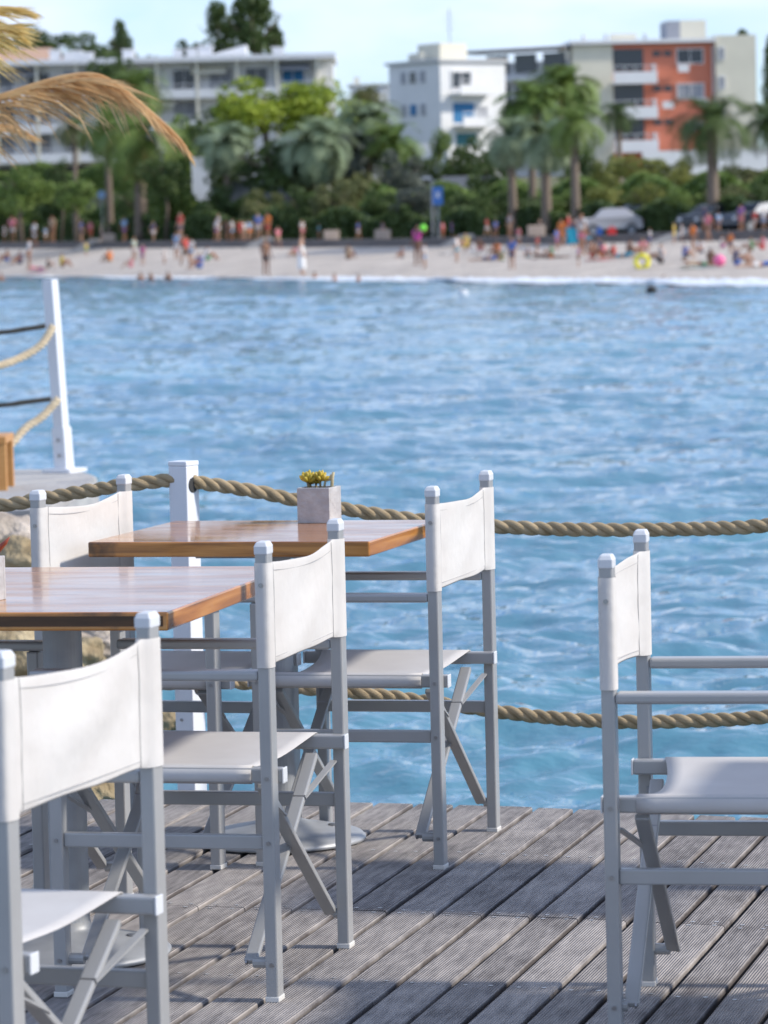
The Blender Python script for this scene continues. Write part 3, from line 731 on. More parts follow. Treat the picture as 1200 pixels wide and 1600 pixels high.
# low orange wooden table at the very edge
q = at(-55, 745, 20.8); t = thing('wooden_table', 'low orange wooden table on the pier, cut by the left picture edge', 'table', (q.x, q.y, PZ))
MB().box((0, 0, .275), (.50, .45, .04)).build('tabletop', M['orange_wood'], t, bevel=.004)
for sx in (-1, 1):
    for sy in (-1, 1): MB().box((sx*.22, sy*.19, .1275), (.055, .055, .255)).build('leg', M['orange_wood'], t, bevel=.004)
MB().box((0, -.19, .1), (.385, .02, .05)).build('rail', M['dark'], t)
# rocks
from mathutils import noise as mnoise
def rock(x, y, z, s, seed, m, lab):
    bm = bmesh.new(); bmesh.ops.create_icosphere(bm, subdivisions=4, radius=1)
    r_ = random.Random(seed); sc_ = Vector((r_.uniform(.9, 1.4), r_.uniform(.8, 1.1), r_.uniform(.6, .95)))*s
    for v in bm.verts:
        n_ = v.co.copy(); k = 1+.34*mnoise.noise(n_*1.1+Vector((seed*3.1, 0, 0)))+.16*mnoise.noise(n_*2.7+Vector((0, seed*1.7, 0)))+.07*mnoise.noise(n_*6)
        c = mnoise.cell(n_*1.6+Vector((seed, seed, 0))); k *= 1+.08*(c-.5)
        v.co = Vector((n_.x*sc_.x*k, n_.y*sc_.y*k, n_.z*sc_.z*k))
    me = bpy.data.meshes.new('boulder'); bm.to_mesh(me); bm.free(); me.materials.append(m); me.polygons.foreach_set('use_smooth', [True]*len(me.polygons))
    o = bpy.data.objects.new('boulder', me); COL.objects.link(o); o.location = (x, y, z); o.rotation_euler = (r_.uniform(-.3, .3), r_.uniform(-.3, .3), r_.uniform(0, 6))
    return tag(o, lab, 'rock', 'rocks piled between the pier and the deck')
named = [(14, 842, 16.6, .17, 0, 'pale boulder under the thick rope, just left of the leftmost chair'), (40, 868, 16.2, .13, 0, 'pale stone touching the leftmost chair\'s post, right above the nearer table'),
      (22, 872, 15.9, .10, 1, 'ochre stained stone beside the red plant'), (18, 1022, 14.7, .15, 1, 'brown stone seen under the nearer table beside the grey leg'), (140, 992, 15.4, .14, 0, 'pale rock just right of the nearer table\'s pedestal'),
      (165, 988, 15.5, .10, 1, 'yellow streaked rock at the right end of the rock pile'), (160, 1018, 15.1, .11, 0, 'small pale rock nearest the water, right of the nearer pedestal'), (133, 1024, 15.0, .10, 1, 'grey brown rock touching the nearer pedestal\'s right side'),
      (258, 1131, 14.3, .07, 1, 'small orange brown rock in the water beside the white post\'s foot'), (150, 1226, 11.2, .08, 1, 'small yellowish rock at the deck edge behind the nearer chair')]
for i, (x, y, d, s, yl, lab) in enumerate(named):
    p = at(x, y, d); rock(p.x, p.y, p.z, s, i+3, M['rock_y'] if yl else M['rock'], lab)
rq = random.Random(9); k = 0
bank = MB(); NB = 24; V = []
def bank_z(x, d):      # the bank falls from the pier towards the deck and the water on its right
    return lerp(d, [(12.5, -.62), (14, -.42), (16, -.22), (18.6, -.02), (23, -.05)])-max(0, (x-110)/60.)*.5
for i in range(NB):
    for j in range(NB):
        x = -700+(930)*j/(NB-1); d = 12.3+10.5*i/(NB-1); p = at(x, 900, d); p.z = bank_z(x, d)-.16+rq.uniform(-.05, .05); V.append(tuple(p))
tag(MB().add(V, [(i*NB+j, i*NB+j+1, (i+1)*NB+j+1, (i+1)*NB+j) for i in range(NB-1) for j in range(NB-1)]).build('rubble', mat('rubble_dark', (.09, .07, .045), .9, noise=(9, 8), col2=(.26, .21, .15), bump=(9, 1., .1)), smooth=True), kind='structure')
while k < 95:
    d = 12.8+5.8*rq.random()**.9; x = rq.uniform(-260, 188); z = bank_z(x, d)+rq.uniform(-.07, .05); p = at(x, 900, d); k += 1
    rock(p.x, p.y, z, rq.uniform(.09, .20), k+40, M['rock_y'] if rq.random() < .35 else M['rock'], 'stone in the rubble pile between pier and deck, hidden behind chairs, tables and other stones')
# ================================================================== BACKGROUND: materials
def paint(name, c, c2=None): return mat(name, c, .85, 0, .2, noise=(.35, 5), col2=c2 or [q*.9 for q in c])
M['cream'] = paint('cream_render', (.74, .70, .57)); M['whiter'] = paint('white_render', (.76, .76, .75)); M['greyr'] = paint('pale_grey_render', (.60, .60, .60))
M['orange'] = paint('orange_render', (.66, .235, .15), (.61, .20, .125)); M['parapet'] = paint('white_parapet', (.80, .80, .80)); M['tile'] = paint('pink_tile_roof', (.50, .33, .24))
M['wdark'] = mat('dark_window', (.03, .035, .045), .15, 0, .6); M['wblue'] = mat('blue_shutter', (.02, .16, .34), .6); M['wteal'] = mat('teal_shutter', (.03, .16, .19), .6); M['awning'] = mat('grey_shutter', (.30, .31, .34), .7)
M['trunk'] = mat('bark', (.10, .075, .055), .9, noise=(6, 5), col2=(.20, .15, .11)); M['ptrunk'] = mat('palm_bark', (.13, .10, .075), .9, noise=(5, 5, (1, 1, 4)), col2=(.27, .21, .16))
def leafm(name, a, b): return mat(name, a, .6, 0, .35, noise=(.55, 5), col2=b, trans=.22)
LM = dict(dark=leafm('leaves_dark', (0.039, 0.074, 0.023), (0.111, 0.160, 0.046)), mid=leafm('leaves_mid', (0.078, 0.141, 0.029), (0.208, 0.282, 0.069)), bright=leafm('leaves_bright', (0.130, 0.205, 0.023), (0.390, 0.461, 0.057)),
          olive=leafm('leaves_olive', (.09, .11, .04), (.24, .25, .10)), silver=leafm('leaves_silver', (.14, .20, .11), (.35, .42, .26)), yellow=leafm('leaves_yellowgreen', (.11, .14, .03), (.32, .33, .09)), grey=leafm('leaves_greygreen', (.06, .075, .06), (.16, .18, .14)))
# ---- crowns: thousands of leaf-sized faces in uneven clumps, unit size, shared by copies
def crown_mesh(name, seed, n=2600, clumps=26, kind='round', leaf=.055):
    rs = np.random.RandomState(seed); C = []
    for k in range(clumps):
        while True:
            p = rs.uniform(-1, 1, 3)
            if p.dot(p) < 1: break
        if kind == 'round': q = p*np.array([.78, .78, .70]); r = rs.uniform(.22, .40)
        elif kind == 'flat': q = p*np.array([.85, .85, .38])+np.array([0, 0, .2]); r = rs.uniform(.20, .34)
        elif kind == 'cone':
            z = rs.uniform(-1, 1); rad = .95*(1-z)/2+.10; a = rs.uniform(0, 6.28); q = np.array([rad*math.cos(a)*rs.uniform(.2, 1), rad*math.sin(a)*rs.uniform(.2, 1), z*.9]); r = rs.uniform(.20, .34)
        else: q = p*np.array([.7, .7, .8]); r = .42
        C.append((q, r))
    V = np.zeros((n*4, 3)); Fc = np.arange(n*4).reshape(n, 4)
    for i in range(n):
        q, r = C[rs.randint(len(C))]
        d = rs.normal(size=3); d /= np.linalg.norm(d); pos = q+d*r*rs.uniform(.55, 1.0)**.5*np.array([1, 1, .8])
        a = rs.normal(size=3); a /= np.linalg.norm(a); b = np.cross(a, rs.normal(size=3)); b /= np.linalg.norm(b); s = leaf*rs.uniform(.6, 1.3)
        V[i*4:i*4+4] = [pos-a*s-b*s*.5, pos+a*s-b*s*.5, pos+a*s*.8+b*s*.5, pos-a*s*.8+b*s*.5]
    me = bpy.data.meshes.new(name); me.from_pydata(V.tolist(), [], Fc.tolist()); me.update(); return me
CM = {'round': [crown_mesh('crown', s) for s in (1, 2, 3)], 'flat': [crown_mesh('crown', s, kind='flat') for s in (4, 5)], 'cone': [crown_mesh('crown', s, kind='cone', clumps=34) for s in (6, 7)], 'ball': [crown_mesh('crown', 9, kind='ball', clumps=14)]}
_cm = {}
def crown_with(me, m):
    k = (me.name, m.name)
    if k not in _cm: c = me.copy(); c.materials.append(m); _cm[k] = c
    return _cm[k]
def tree(x, ytop, wpx, hpx, d, shape, leaf, lab, cat='tree', name='tree', lean=0., base=None, grp=None):
    top = at(x, ytop, d); sc = F_PX/d; wd, hh = wpx/sc, hpx/sc; gz = ground_z(x, d) if base is None else base
    cz = top.z-hh/2
    t = thing(name, lab, cat, (top.x, top.y, gz), rnd.uniform(0, 6.28), grp)
    me = crown_with(rnd.choice(CM[shape]), LM[leaf]); o = bpy.data.objects.new('crown', me); COL.objects.link(o); o.parent = t
    o.location = (0, 0, cz-gz); o.scale = (wd/2, wd/2*.9, hh/2)
    if cz-gz > .3:
        m = MB(); H_ = cz-gz; r0 = max(.07, wd*.028)
        m.tube([(0, 0, -.1), (.04*H_, .02*H_, H_*.5), (.01, .03*H_, H_)], [r0*1.25, r0, r0*.6], 8)
        for k in range(5):
            a = k*1.256+rnd.uniform(-.3, .3); m.tube([(.02*H_, .02*H_, H_*.72), (math.cos(a)*wd*.15, math.sin(a)*wd*.15, H_+hh*.05), (math.cos(a)*wd*.32, math.sin(a)*wd*.32, H_+hh*.2)], [r0*.5, r0*.35, r0*.12], 6)
        m.build('trunk', M['trunk'], t, smooth=True)
    return t
# ---- palms
def palm_crown(name, seed, nf=34, droop=1., fan=False):
    r_ = random.Random(seed); V = []; Fc = []
    for k in range(nf):
        az = k*2.39996+r_.uniform(-.15, .15); el = r_.uniform(-.55, 1.25) if not fan else r_.uniform(-.9, 1.3); L = r_.uniform(.85, 1.08)
        hd = Vector((math.cos(az), math.sin(az), 0)); p = Vector((0, 0, 0)); e_ = el; pts = [p.copy()]; ns = 9
        for i in range(ns):
            p = p+(hd*math.cos(e_)+Vector((0, 0, math.sin(e_))))*L/ns; e_ -= droop*.15*(1+i*.16); pts.append(p.copy())
        side = Vector((-hd.y, hd.x, 0))
        for i in range(1, ns+1):
            t_ = (pts[i]-pts[i-1]).normalized(); up = side.cross(t_)
            for s_ in (-1, 1):
                for q in range(2):
                    b = pts[i-1].lerp(pts[i], q/2); ll = .30*math.sin(math.pi*min(1, (i+q/2)/(ns+1.5)))**.7*r_.uniform(.8, 1.1)+.05
                    dr = (side*s_*1.0+t_*.75-up*.25+Vector((0, 0, -.25))).normalized()
                    w_ = .017 if not fan else .024; o = len(V)
                    V += [b-t_*w_, b+t_*w_, b+dr*ll+t_*w_*.3, b+dr*ll-t_*w_*.3]; Fc.append((o, o+1, o+2, o+3))
        o = len(V)
        for i, p in enumerate(pts): rr_ = .012*(1-i/len(pts))+.003; V += [p+side*rr_, p-side*rr_]
        Fc += [(o+2*i, o+2*i+1, o+2*i+3, o+2*i+2) for i in range(ns)]
    me = bpy.data.meshes.new(name); me.from_pydata([tuple(v) for v in V], [], Fc); me.update(); return me
PM = {'date': [palm_crown('fronds', s, 44, 1.0) for s in (1, 2)], 'fan': [palm_crown('fronds', s, 60, .9, True) for s in (3, 4)]}
def palm(x, yc, rpx, d, kind, leaf, lab, tr=.22, squash=1., skirt=False):
    c = at(x, yc, d); sc = F_PX/d; gz = ground_z(x, d); rad = rpx/sc
    t = thing('palm_tree', lab, 'palm tree', (c.x, c.y, gz), rnd.uniform(0, 6.28))
    o = bpy.data.objects.new('crown', crown_with(rnd.choice(PM[kind]), LM[leaf])); COL.objects.link(o); o.parent = t; H_ = c.z-gz
    o.location = (0, 0, H_); o.scale = (rad*1.15, rad*1.15, rad*squash*1.15)
    m = MB(); pts = []; rr_ = []
    for i in range(15):
        f = i/14; pts.append((.15*math.sin(f*2.2)*tr, .1*f, H_*f)); rr_.append(tr*(1.25-.35*f if f < .85 else 1.05+.9*(f-.85))*(1+.05*(i % 2)))
    m.tube(pts, rr_, 12).build('trunk', M['ptrunk'], t, smooth=True)
    if skirt:
        s_ = MB(); 
        for k in range(60):
            a = k*2.4; z = H_-rnd.uniform(.1, .9)*rad*.6; s_.bar((math.cos(a)*tr, math.sin(a)*tr, z), (math.cos(a)*tr*2.6, math.sin(a)*tr*2.6, z-rad*.35), .05, .10)
        s_.build('dead_fronds', M['palm_dry'], t)
    return t
T = tree
D1, D2, D3, D4 = 258, 285, 300, 430
# far hill trees and conifers behind the buildings
T(393, -18, 150, 150, 385, 'cone', 'dark', 'tallest dark conifer rising above the long white apartment roof', name='conifer')
T(342, 6, 105, 110, 390, 'cone', 'dark', 'second dark conifer just left of the tallest one above the roof', name='conifer')
T(428, 40, 70, 75, 388, 'cone', 'dark', 'short dark conifer leaning on the right side of the tallest one', name='conifer')
T(292, 58, 60, 50, 392, 'round', 'dark', 'low dark treetop left of the two tall conifers, above the white roof')
T(236, 84, 26, 20, 400, 'round', 'dark', 'tiny dark treetop peeking over the roof between hill wood and conifers')
T(188, 34, 60, 84, 360, 'cone', 'dark', 'pointed dark cypress standing out of the wooded rise at the left', name='cypress')
T(150, 44, 125, 90, 372, 'round', 'dark', 'broad dark tree left of the pointed cypress')
T(60, 34, 150, 80, 400, 'round', 'dark', 'dark hill tree behind the golden palm fronds at top left')
T(172, 66, 100, 130, 320, 'round', 'dark', 'green tree growing up in front of the roof gap below the cypress')
T(-10, 40, 120, 80, 405, 'round', 'dark', 'dark hill tree at the top left corner behind the fronds')
T(1160, 46, 50, 40, 420, 'cone', 'dark', 'dark conifer tops behind the tall cream wall at the right', name='conifer')
T(1205, 60, 60, 170, 360, 'cone', 'dark', 'dark conifer cut by the right picture edge behind the cream building', name='conifer')
T(575, 128, 60, 50, 345, 'round', 'olive', 'small olive tree beside the little house between the white blocks')
# garden trees
T(408, 110, 200, 120, D2, 'round', 'bright', 'broad bright yellow green umbrella pine, left crown', name='pine_tree')
T(500, 112, 160, 120, D2+3, 'round', 'bright', 'bright yellow green pine crown adjoining the broad one on its right', name='pine_tree')
T(555, 135, 110, 120, D2+8, 'round', 'mid', 'mid green tree right of the bright pines below the small house')
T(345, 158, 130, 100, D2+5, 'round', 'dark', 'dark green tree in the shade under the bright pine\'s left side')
T(296, 168, 120, 150, D2-2, 'round', 'mid', 'green tree behind the tip of the hanging dry frond')
T(686, 198, 50, 56, D2-6, 'ball', 'mid', 'small round clipped tree in front of the grey gabled wall', name='clipped_tree')
T(735, 205, 100, 120, D2-4, 'round', 'dark', 'dark tree right of the small round clipped tree')
T(622, 225, 110, 120, D1, 'round', 'grey', 'grey green tree left of the blue sign')
T(478, 198, 150, 120, D1+5, 'round', 'olive', 'olive tree with dark stems left of the middle palms')
T(1000, 232, 110, 72, D1-6, 'round', 'yellow', 'yellow green garden tree below the orange facade, left one')
T(950, 236, 70, 90, D1-2, 'round', 'yellow', 'narrow yellow green tree left of the garden tree under the balconies')
T(1062, 240, 80, 60, D1-8, 'round', 'yellow', 'yellow green garden tree just left of the big dark palm\'s trunk')
T(1160, 246, 120, 76, D1-10, 'round', 'olive', 'olive garden tree right of the big dark palm\'s trunk')
T(770, 225, 100, 130, D1, 'round', 'dark', 'dark tree behind the group of middle right palms')
T(905, 200, 80, 160, D1+4, 'round', 'dark', 'mid green tree between the twin palms and the cream wall')
T(30, 252, 120, 90, D1+6, 'round', 'mid', 'green tree at the left edge below the white balconies')
T(92, 242, 50, 70, D1+14, 'round', 'dark', 'dark bush tree left of the slim leftmost palm')
T(118, 268, 80, 74, D1, 'round', 'mid', 'mid green tree above the promenade between the left palms')
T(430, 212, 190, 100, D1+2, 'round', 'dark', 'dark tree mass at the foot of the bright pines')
T(560, 262, 110, 80, D1-2, 'round', 'olive', 'olive tree above the tan planter in the middle of the promenade')
T(255, 232, 90, 90, D1+3, 'round', 'dark', 'dark garden tree right of the thick trunked palm')
T(540, 205, 120, 110, D1+8, 'round', 'dark', 'dark tree behind the tall pale fan palm')
T(660, 232, 70, 70, D2-8, 'round', 'dark', 'dark tree left of the small round clipped tree')
T(355, 215, 120, 90, D1+10, 'round', 'dark', 'dark tree behind the silvery palm left of the bright pine')
T(722, 225, 90, 80, D2-10, 'round', 'dark', 'dark bushy tree in front of the lower blue shutters')
# lower belt of shrubs along the promenade
def shrub(x, ytop, wpx, hpx, leaf, lab, dd=14, shape='round'):
    d = dT(x)+dd; return tree(x, ytop, wpx, hpx, d, shape, leaf, lab, 'shrub', 'shrub')
belt = [(20, 262, 130, 100, 'mid', 'large green shrub above the beach at the left edge'), (95, 275, 100, 88, 'dark', 'dark shrub left of the slender palm trunk above the beach'),
        (215, 285, 90, 80, 'dark', 'dark shrub below the thick trunked palm'), (275, 280, 110, 85, 'mid', 'green shrub behind the group in red and blue on the beach'),
        (345, 283, 100, 80, 'dark', 'dark rounded shrub behind the row of people in white and red'), (410, 290, 90, 70, 'olive', 'olive shrub above the person in orange'),
        (470, 285, 90, 75, 'dark', 'dark shrub above the woman in the long white dress'), (525, 275, 90, 80, 'olive', 'olive shrub with dark stems in the middle of the belt'),
        (590, 290, 80, 65, 'dark', 'dark shrub above the empty middle of the beach'), (645, 278, 80, 80, 'grey', 'grey green shrub just left of the blue sign'),
        (715, 292, 70, 70, 'dark', 'dark shrub just right of the blue sign'), (765, 285, 80, 80, 'dark', 'dark shrub at the foot of the middle right palms'),
        (825, 298, 90, 60, 'dark', 'low dark shrub between the palm trunks'), (885, 290, 90, 66, 'mid', 'green shrub behind the tall person in the patterned top'),
        (945, 280, 80, 66, 'yellow', 'yellow green shrub above the blue and red bags'), (1010, 282, 90, 60, 'yellow', 'yellow green shrub behind the silver car'),
        (1065, 285, 80, 72, 'mid', 'green shrub between silver car and big palm trunk'), (1130, 280, 90, 66, 'olive', 'olive shrub behind the dark cars at the right'), (1190, 280, 90, 70, 'dark', 'dark shrub at the right picture edge behind the cars')]
for i, (x, y, w_, h_, l, lab) in enumerate(belt): shrub(x, y, w_, h_, l, lab, 15+(i % 3)*3)
# hedge strips as ground cover masses
def hedge(name, x0, x1, dd, h, lab, leaf, seed):
    rs = np.random.RandomState(seed); n = int((x1-x0)*34); V = []; Fc = []
    for i in range(n):
        x = rs.uniform(x0, x1); d = dT(x)+dd+rs.uniform(-1.2, 1.2); p = at(x, 350, d); z = ground_z(x, d)+h*rs.uniform(0, 1)**.8*(1+.25*math.sin(x*.06+seed))
        c = np.array([p.x, p.y, z]); a = rs.normal(size=3); a /= np.linalg.norm(a); b = np.cross(a, rs.normal(size=3)); b /= np.linalg.norm(b); s = rs.uniform(.08, .2)
        o = len(V); V += [tuple(c-a*s-b*s*.6), tuple(c+a*s-b*s*.6), tuple(c+a*s+b*s*.6), tuple(c-a*s+b*s*.6)]; Fc.append((o, o+1, o+2, o+3))
    return tag(MB().add(V, Fc).build(name, LM[leaf]), lab, 'hedge', kind='stuff')
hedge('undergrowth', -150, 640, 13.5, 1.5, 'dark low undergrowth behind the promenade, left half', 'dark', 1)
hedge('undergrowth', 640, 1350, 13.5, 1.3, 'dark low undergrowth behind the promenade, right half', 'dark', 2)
hedge('undergrowth', -150, 1350, 26, 2.0, 'dense shrubbery filling the gaps below the trees', 'mid', 3)
hedge('undergrowth', -150, 1350, 40, 1.8, 'green shrubbery further up the slope', 'mid', 4)
# palms
palm(168, 195, 60, dT(168)+12, 'date', 'mid', 'slim tall palm left of the thick trunked one, trunk reaching the promenade', 0.21)
palm(216, 215, 78, dT(216)+12, 'date', 'mid', 'thick trunked palm with a full green crown under the dry frond', 0.38, skirt=True)
palm(212, 140, 58, 290, 'date', 'mid', 'palm crown in front of the left building\'s upper floor, above the dry frond', 0.19)
palm(114, 200, 34, 280, 'date', 'olive', 'slender small palm in front of the white balconies at the left', 0.16)
palm(352, 222, 52, 262, 'fan', 'silver', 'silvery fan palm left of the bright pine\'s trunk', 0.21)
palm(492, 222, 66, 258, 'fan', 'silver', 'broad silvery fan palm in front of the bright pines', 0.19)
palm(545, 235, 50, 262, 'fan', 'grey', 'grey green fan palm touching the broad silvery one', 0.19)
palm(572, 190, 60, 268, 'fan', 'silver', 'tall pale fan palm right of the bright pines', 0.20, skirt=True)
palm(612, 225, 56, 262, 'fan', 'mid', 'green fan palm hiding the foot of the grey gabled wall', 0.19, skirt=True)
palm(800, 212, 52, dT(800)+12, 'fan', 'silver', 'silvery fan palm left of the middle right group', 0.21)
palm(828, 160, 58, dT(828)+17, 'fan', 'mid', 'tall green palm rising behind the middle right group', 0.19, skirt=True)
palm(852, 216, 54, dT(852)+12, 'fan', 'silver', 'nearest silvery fan palm of the middle right group with a clear pale trunk', 0.24)
palm(884, 135, 60, 285, 'fan', 'mid', 'palm with its crown before the cream wall\'s upper corner', 0.21, skirt=True)
palm(897, 195, 56, dT(897)+12, 'date', 'mid', 'dark green palm right of the nearest silvery one', 0.21)
palm(966, 178, 34, 275, 'date', 'dark', 'small dark palm in front of the balconies of the orange facade', 0.17)
palm(1112, 190, 74, dT(1112)+12, 'date', 'dark', 'big dark date palm in front of the right end of the orange facade', 0.26)
palm(1205, 190, 60, 245, 'date', 'dark', 'dark palm cut by the right picture edge', 0.21)
# ================================================================== BACKGROUND: buildings
class Facade:
    # vertical facade rectangle described in picture-like units on its own plane: u to the right, v up, metres
    def __init__(s, name, lab, org, yaw, sc):
        s.t = thing(name, lab, 'building', org, yaw); s.sc = sc
    def part(s, name, c, size, m, parent=None, bevel=0): return MB().box(c, size).build(name, m, parent or s.t, bevel=bevel)
def px_frame(x0, y0, d):
    """scale and origin for a facade at distance d whose lower left corner shows at x0,y0"""
    return F_PX/d, at(x0, y0, d)
def window(f, u, v, w_, h_, m, y=0., frame=True):
    fr_ = MB()
    if frame:
        for (a, b, c, e) in ((u-w_/2, v, .08, h_+.16), (u+w_/2, v, .08, h_+.16), (u, v+h_/2, w_-.08, .08), (u, v-h_/2, w_-.08, .08), (u, v, .05, h_-.08)): fr_.box((a, y-.05, b), (c, .10, e))
    o = fr_.build('window', M['parapet'], f.t); f.part('pane', (u, y-.012, v), (w_-.06, .02, h_-.06), m, o); return o
def balcony(f, u0, u1, v, dep=1.3, h_=1.0, y=0., solid=True):
    b = f.part('balcony', ((u0+u1)/2, y-dep/2, v), (u1-u0, dep, .18), M['parapet'])
    w_ = u1-u0
    if solid:
        f.part('parapet', ((u0+u1)/2, y-dep+.06, v+.09+h_*.31), (w_, .12, h_*.62), M['parapet'], b)
        r_ = MB(); r_.bar((u0, y-dep+.06, v+.09+h_), (u1, y-dep+.06, v+.09+h_), .05, .05)
        k = 0
        while u0+k*.9 < u1: r_.bar((u0+k*.9+.02, y-dep+.06, v+.09+h_*.62), (u0+k*.9+.02, y-dep+.06, v+.09+h_-.02), .04, .04); k += 1
        r_.build('railing', M['parapet'], b)
    return b
# 1. long white apartment building at the left
sc = F_PX/330; o1 = at(-70, 292, 330)
f = Facade('apartment_building', 'long white apartment building with balconies and chimneys at the left', (o1.x, o1.y, o1.z-3), 0, sc)
X = lambda x: (x+70)/sc
Z = lambda y: (292-y)/sc+3
f.part('wall', (X(225), 6, Z(200)/1), (X(525)-X(-70), 12, (292-108)/sc+0), M['whiter']).location.z = 0
f.part('roof_slab', (X(225), 5.3, Z(104)), (X(528)-X(-76), 14.4, .45), M['parapet'])
f.part('foundation', (X(225), 6, Z(292)-2.4), (X(525)-X(-70), 11.9, 4.6), M['stonewall'])
for i, (yb, x0, x1) in enumerate([(158, -70, 525), (207, -70, 330), (252, -70, 420)]):
    balcony(f, X(x0), X(x1), Z(yb+5), 1.6, 1.0)
    u = X(x0)+1.2; j = 0
    while u < X(x1)-1.5:
        k = (i*7+j) % 6
        m = [M['wdark'], M['awning'], M['wdark'], M['wblue'] if i == 0 else M['awning'], M['awning'], M['wdark']][k]
        window(f, u, Z(yb-22), 1.9, 1.9, m); u += 3.1; j += 1
for x, yb in ((40, 150), (180, 150), (330, 152), (460, 150), (90, 198), (250, 200)):
    m = MB(); m.add([(X(x)-1.5, -.05, Z(yb-38)), (X(x)+1.5, -.05, Z(yb-38)), (X(x)+1.5, -1.3, Z(yb-28)), (X(x)-1.5, -1.3, Z(yb-28)), (X(x)-1.5, -1.3, Z(yb-25)), (X(x)+1.5, -1.3, Z(yb-25))], [(0, 1, 2, 3), (3, 2, 5, 4)]); m.build('awning', M['cream'] if x % 20 else M['awning'], f.t)
for x in range(-60, 520, 62): f.part('divider', (X(x), -.85, Z(182)), (.22, 1.55, 8.6), M['cream'])
f.part('shade_gap', (X(150), -.03, Z(276)), (X(420)-X(-60), .05, 1.3), M['dark'])  # near-black strip painted in for the shade under the lowest balcony
for x, w_, h_ in ((88, 16, 16), (108, 14, 12), (122, 14, 14), (138, 18, 11), (203, 18, 14), (280, 14, 12), (302, 16, 13), (323, 22, 17), (437, 18, 12)):
    c = f.part('chimney', (X(x), 2.5, Z(100)+h_/sc/2), (w_/sc, .9, h_/sc), M['parapet']); f.part('chimney_cap', (X(x), 2.5, Z(100)+h_/sc+.07), (w_/sc+.18, 1.1, .12), M['whiter'], c)
m = MB(); a, b = X(334), X(388); z0, z1 = Z(98), Z(82)
m.add([(a, 1, z0), (b, 1, z0), (b, 1, z1), (a, 1, z0+.12), (a, 5, z0), (b, 5, z0), (b, 5, z1), (a, 5, z0+.12)], [(0, 1, 2, 3), (7, 6, 5, 4), (0, 4, 5, 1), (1, 5, 6, 2), (2, 6, 7, 3), (3, 7, 4, 0)]); m.build('stair_housing', M['parapet'], f.t)
# 2. older house with pink tile roof, left edge behind
p = at(30, 100, 350); s2 = F_PX/350
f = Facade('house', 'house with a pink tiled roof behind the left end of the long building', (p.x, p.y, ground_z(30, 350)), 0, s2); hz = p.z-ground_z(30, 350)
f.part('wall', (0, 4, hz/2), (7.6, 8, hz), M['cream'])
m = MB(); m.add([(-4.2, -.6, hz), (4.2, -.6, hz), (4.2, 8.6, hz), (-4.2, 8.6, hz), (-3.2, 4, hz+1.6), (2.6, 4, hz+1.6)], [(3, 2, 1, 0), (0, 1, 5, 4), (2, 3, 4, 5), (1, 2, 5), (3, 0, 4)]); m.build('roof', M['tile'], f.t)
window(f, -1, hz-1.5, 1.2, 1.4, M['wdark'])
# 3. small far house between the blocks
p = at(578, 150, 360); g = ground_z(578, 360); s2 = F_PX/360; hz = p.z-g
f = Facade('house', 'small low white house between the two white blocks', (p.x, p.y, g), 0, s2)
f.part('wall', (0, 3, (hz+1)/2), (3.6, 6, hz+1), M['whiter']); f.part('roof', (0, 3, hz+1.06), (4.1, 6.6, .14), M['parapet']); f.part('chimney', (-1.2, 2, hz+1.5), (.5, .5, .7), M['cream']); window(f, .4, hz+.1, 1, .8, M['wdark'])
# 4. white block with blue shutters
d4 = 300; s4 = F_PX/d4; p = at(691, 268, d4); YB = R(35)
f = Facade('apartment_building', 'white and pale grey block with blue shutters in the middle', (p.x, p.y, p.z-3), YB, s4)
# local +X runs right along the sunny face, local +Y back along the shaded face
cu = math.cos(YB); Hh = (268-98)/s4+3
Wd = (795-691)/s4/cu; Dp = (691-612)/s4/math.sin(YB)
f.part('wall', (Wd/2, Dp/2, Hh/2), (Wd, Dp, Hh), M['whiter']); f.part('roof_edge', (Wd/2, Dp/2, Hh+.12), (Wd+.5, Dp+.5, .22), M['greyr'])
f.part('roof_room', (Wd*.5, 4, Hh+.9), (2.6, 3, 1.4), M['cream']); 
m = MB(); m.tube([(Wd*.62, 4, Hh+1.6), (Wd*.62, 4, Hh+4.4)], .04, 6)
for q in range(4): m.bar((Wd*.62-.5, 4, Hh+2.8+q*.4), (Wd*.62+.5, 4, Hh+2.8+q*.4), .03, .03)
m.build('antenna', M['steel'], f.t)
for x, y in ((648, 92), (660, 96), (672, 94)): f.part('chimney', (.8+(x-640)*.03, Dp*.55+(x-648)*.1, Hh+.55), (.4, .4, .7), M['cream'])
V4 = lambda y: (268-y)/s4+3; U4 = lambda x: (x-691)/s4/cu
window(f, U4(724), V4(126), 1.9, 1.3, M['wdark']); window(f, U4(727), V4(177), 2.1, 1.6, M['wblue'], frame=False); window(f, U4(730), V4(218), 2.0, 1.0, M['wteal'], frame=False); window(f, U4(757), V4(180), .9, 1.3, M['awning'])
balcony(f, U4(706), U4(766), V4(148), 1.4, .95); balcony(f, U4(710), U4(762), V4(198), 1.4, .95)
for yy, m_, nm in ((119, M['wdark'], 0), (170, M['wblue'], 1)):
    for q, (dy, ww) in enumerate(((-1.3, .55), (0, .8), (1.3, .55))):
        yl = Dp*.52+dy; fr_ = MB().box((-.03, yl, V4(yy)), (.08, ww+.1, .95)).build('window', M['greyr'], f.t); MB().box((-.08, yl, V4(yy)), (.03, ww, .85)).build('pane', m_ if q == 1 else M['awning'], fr_)
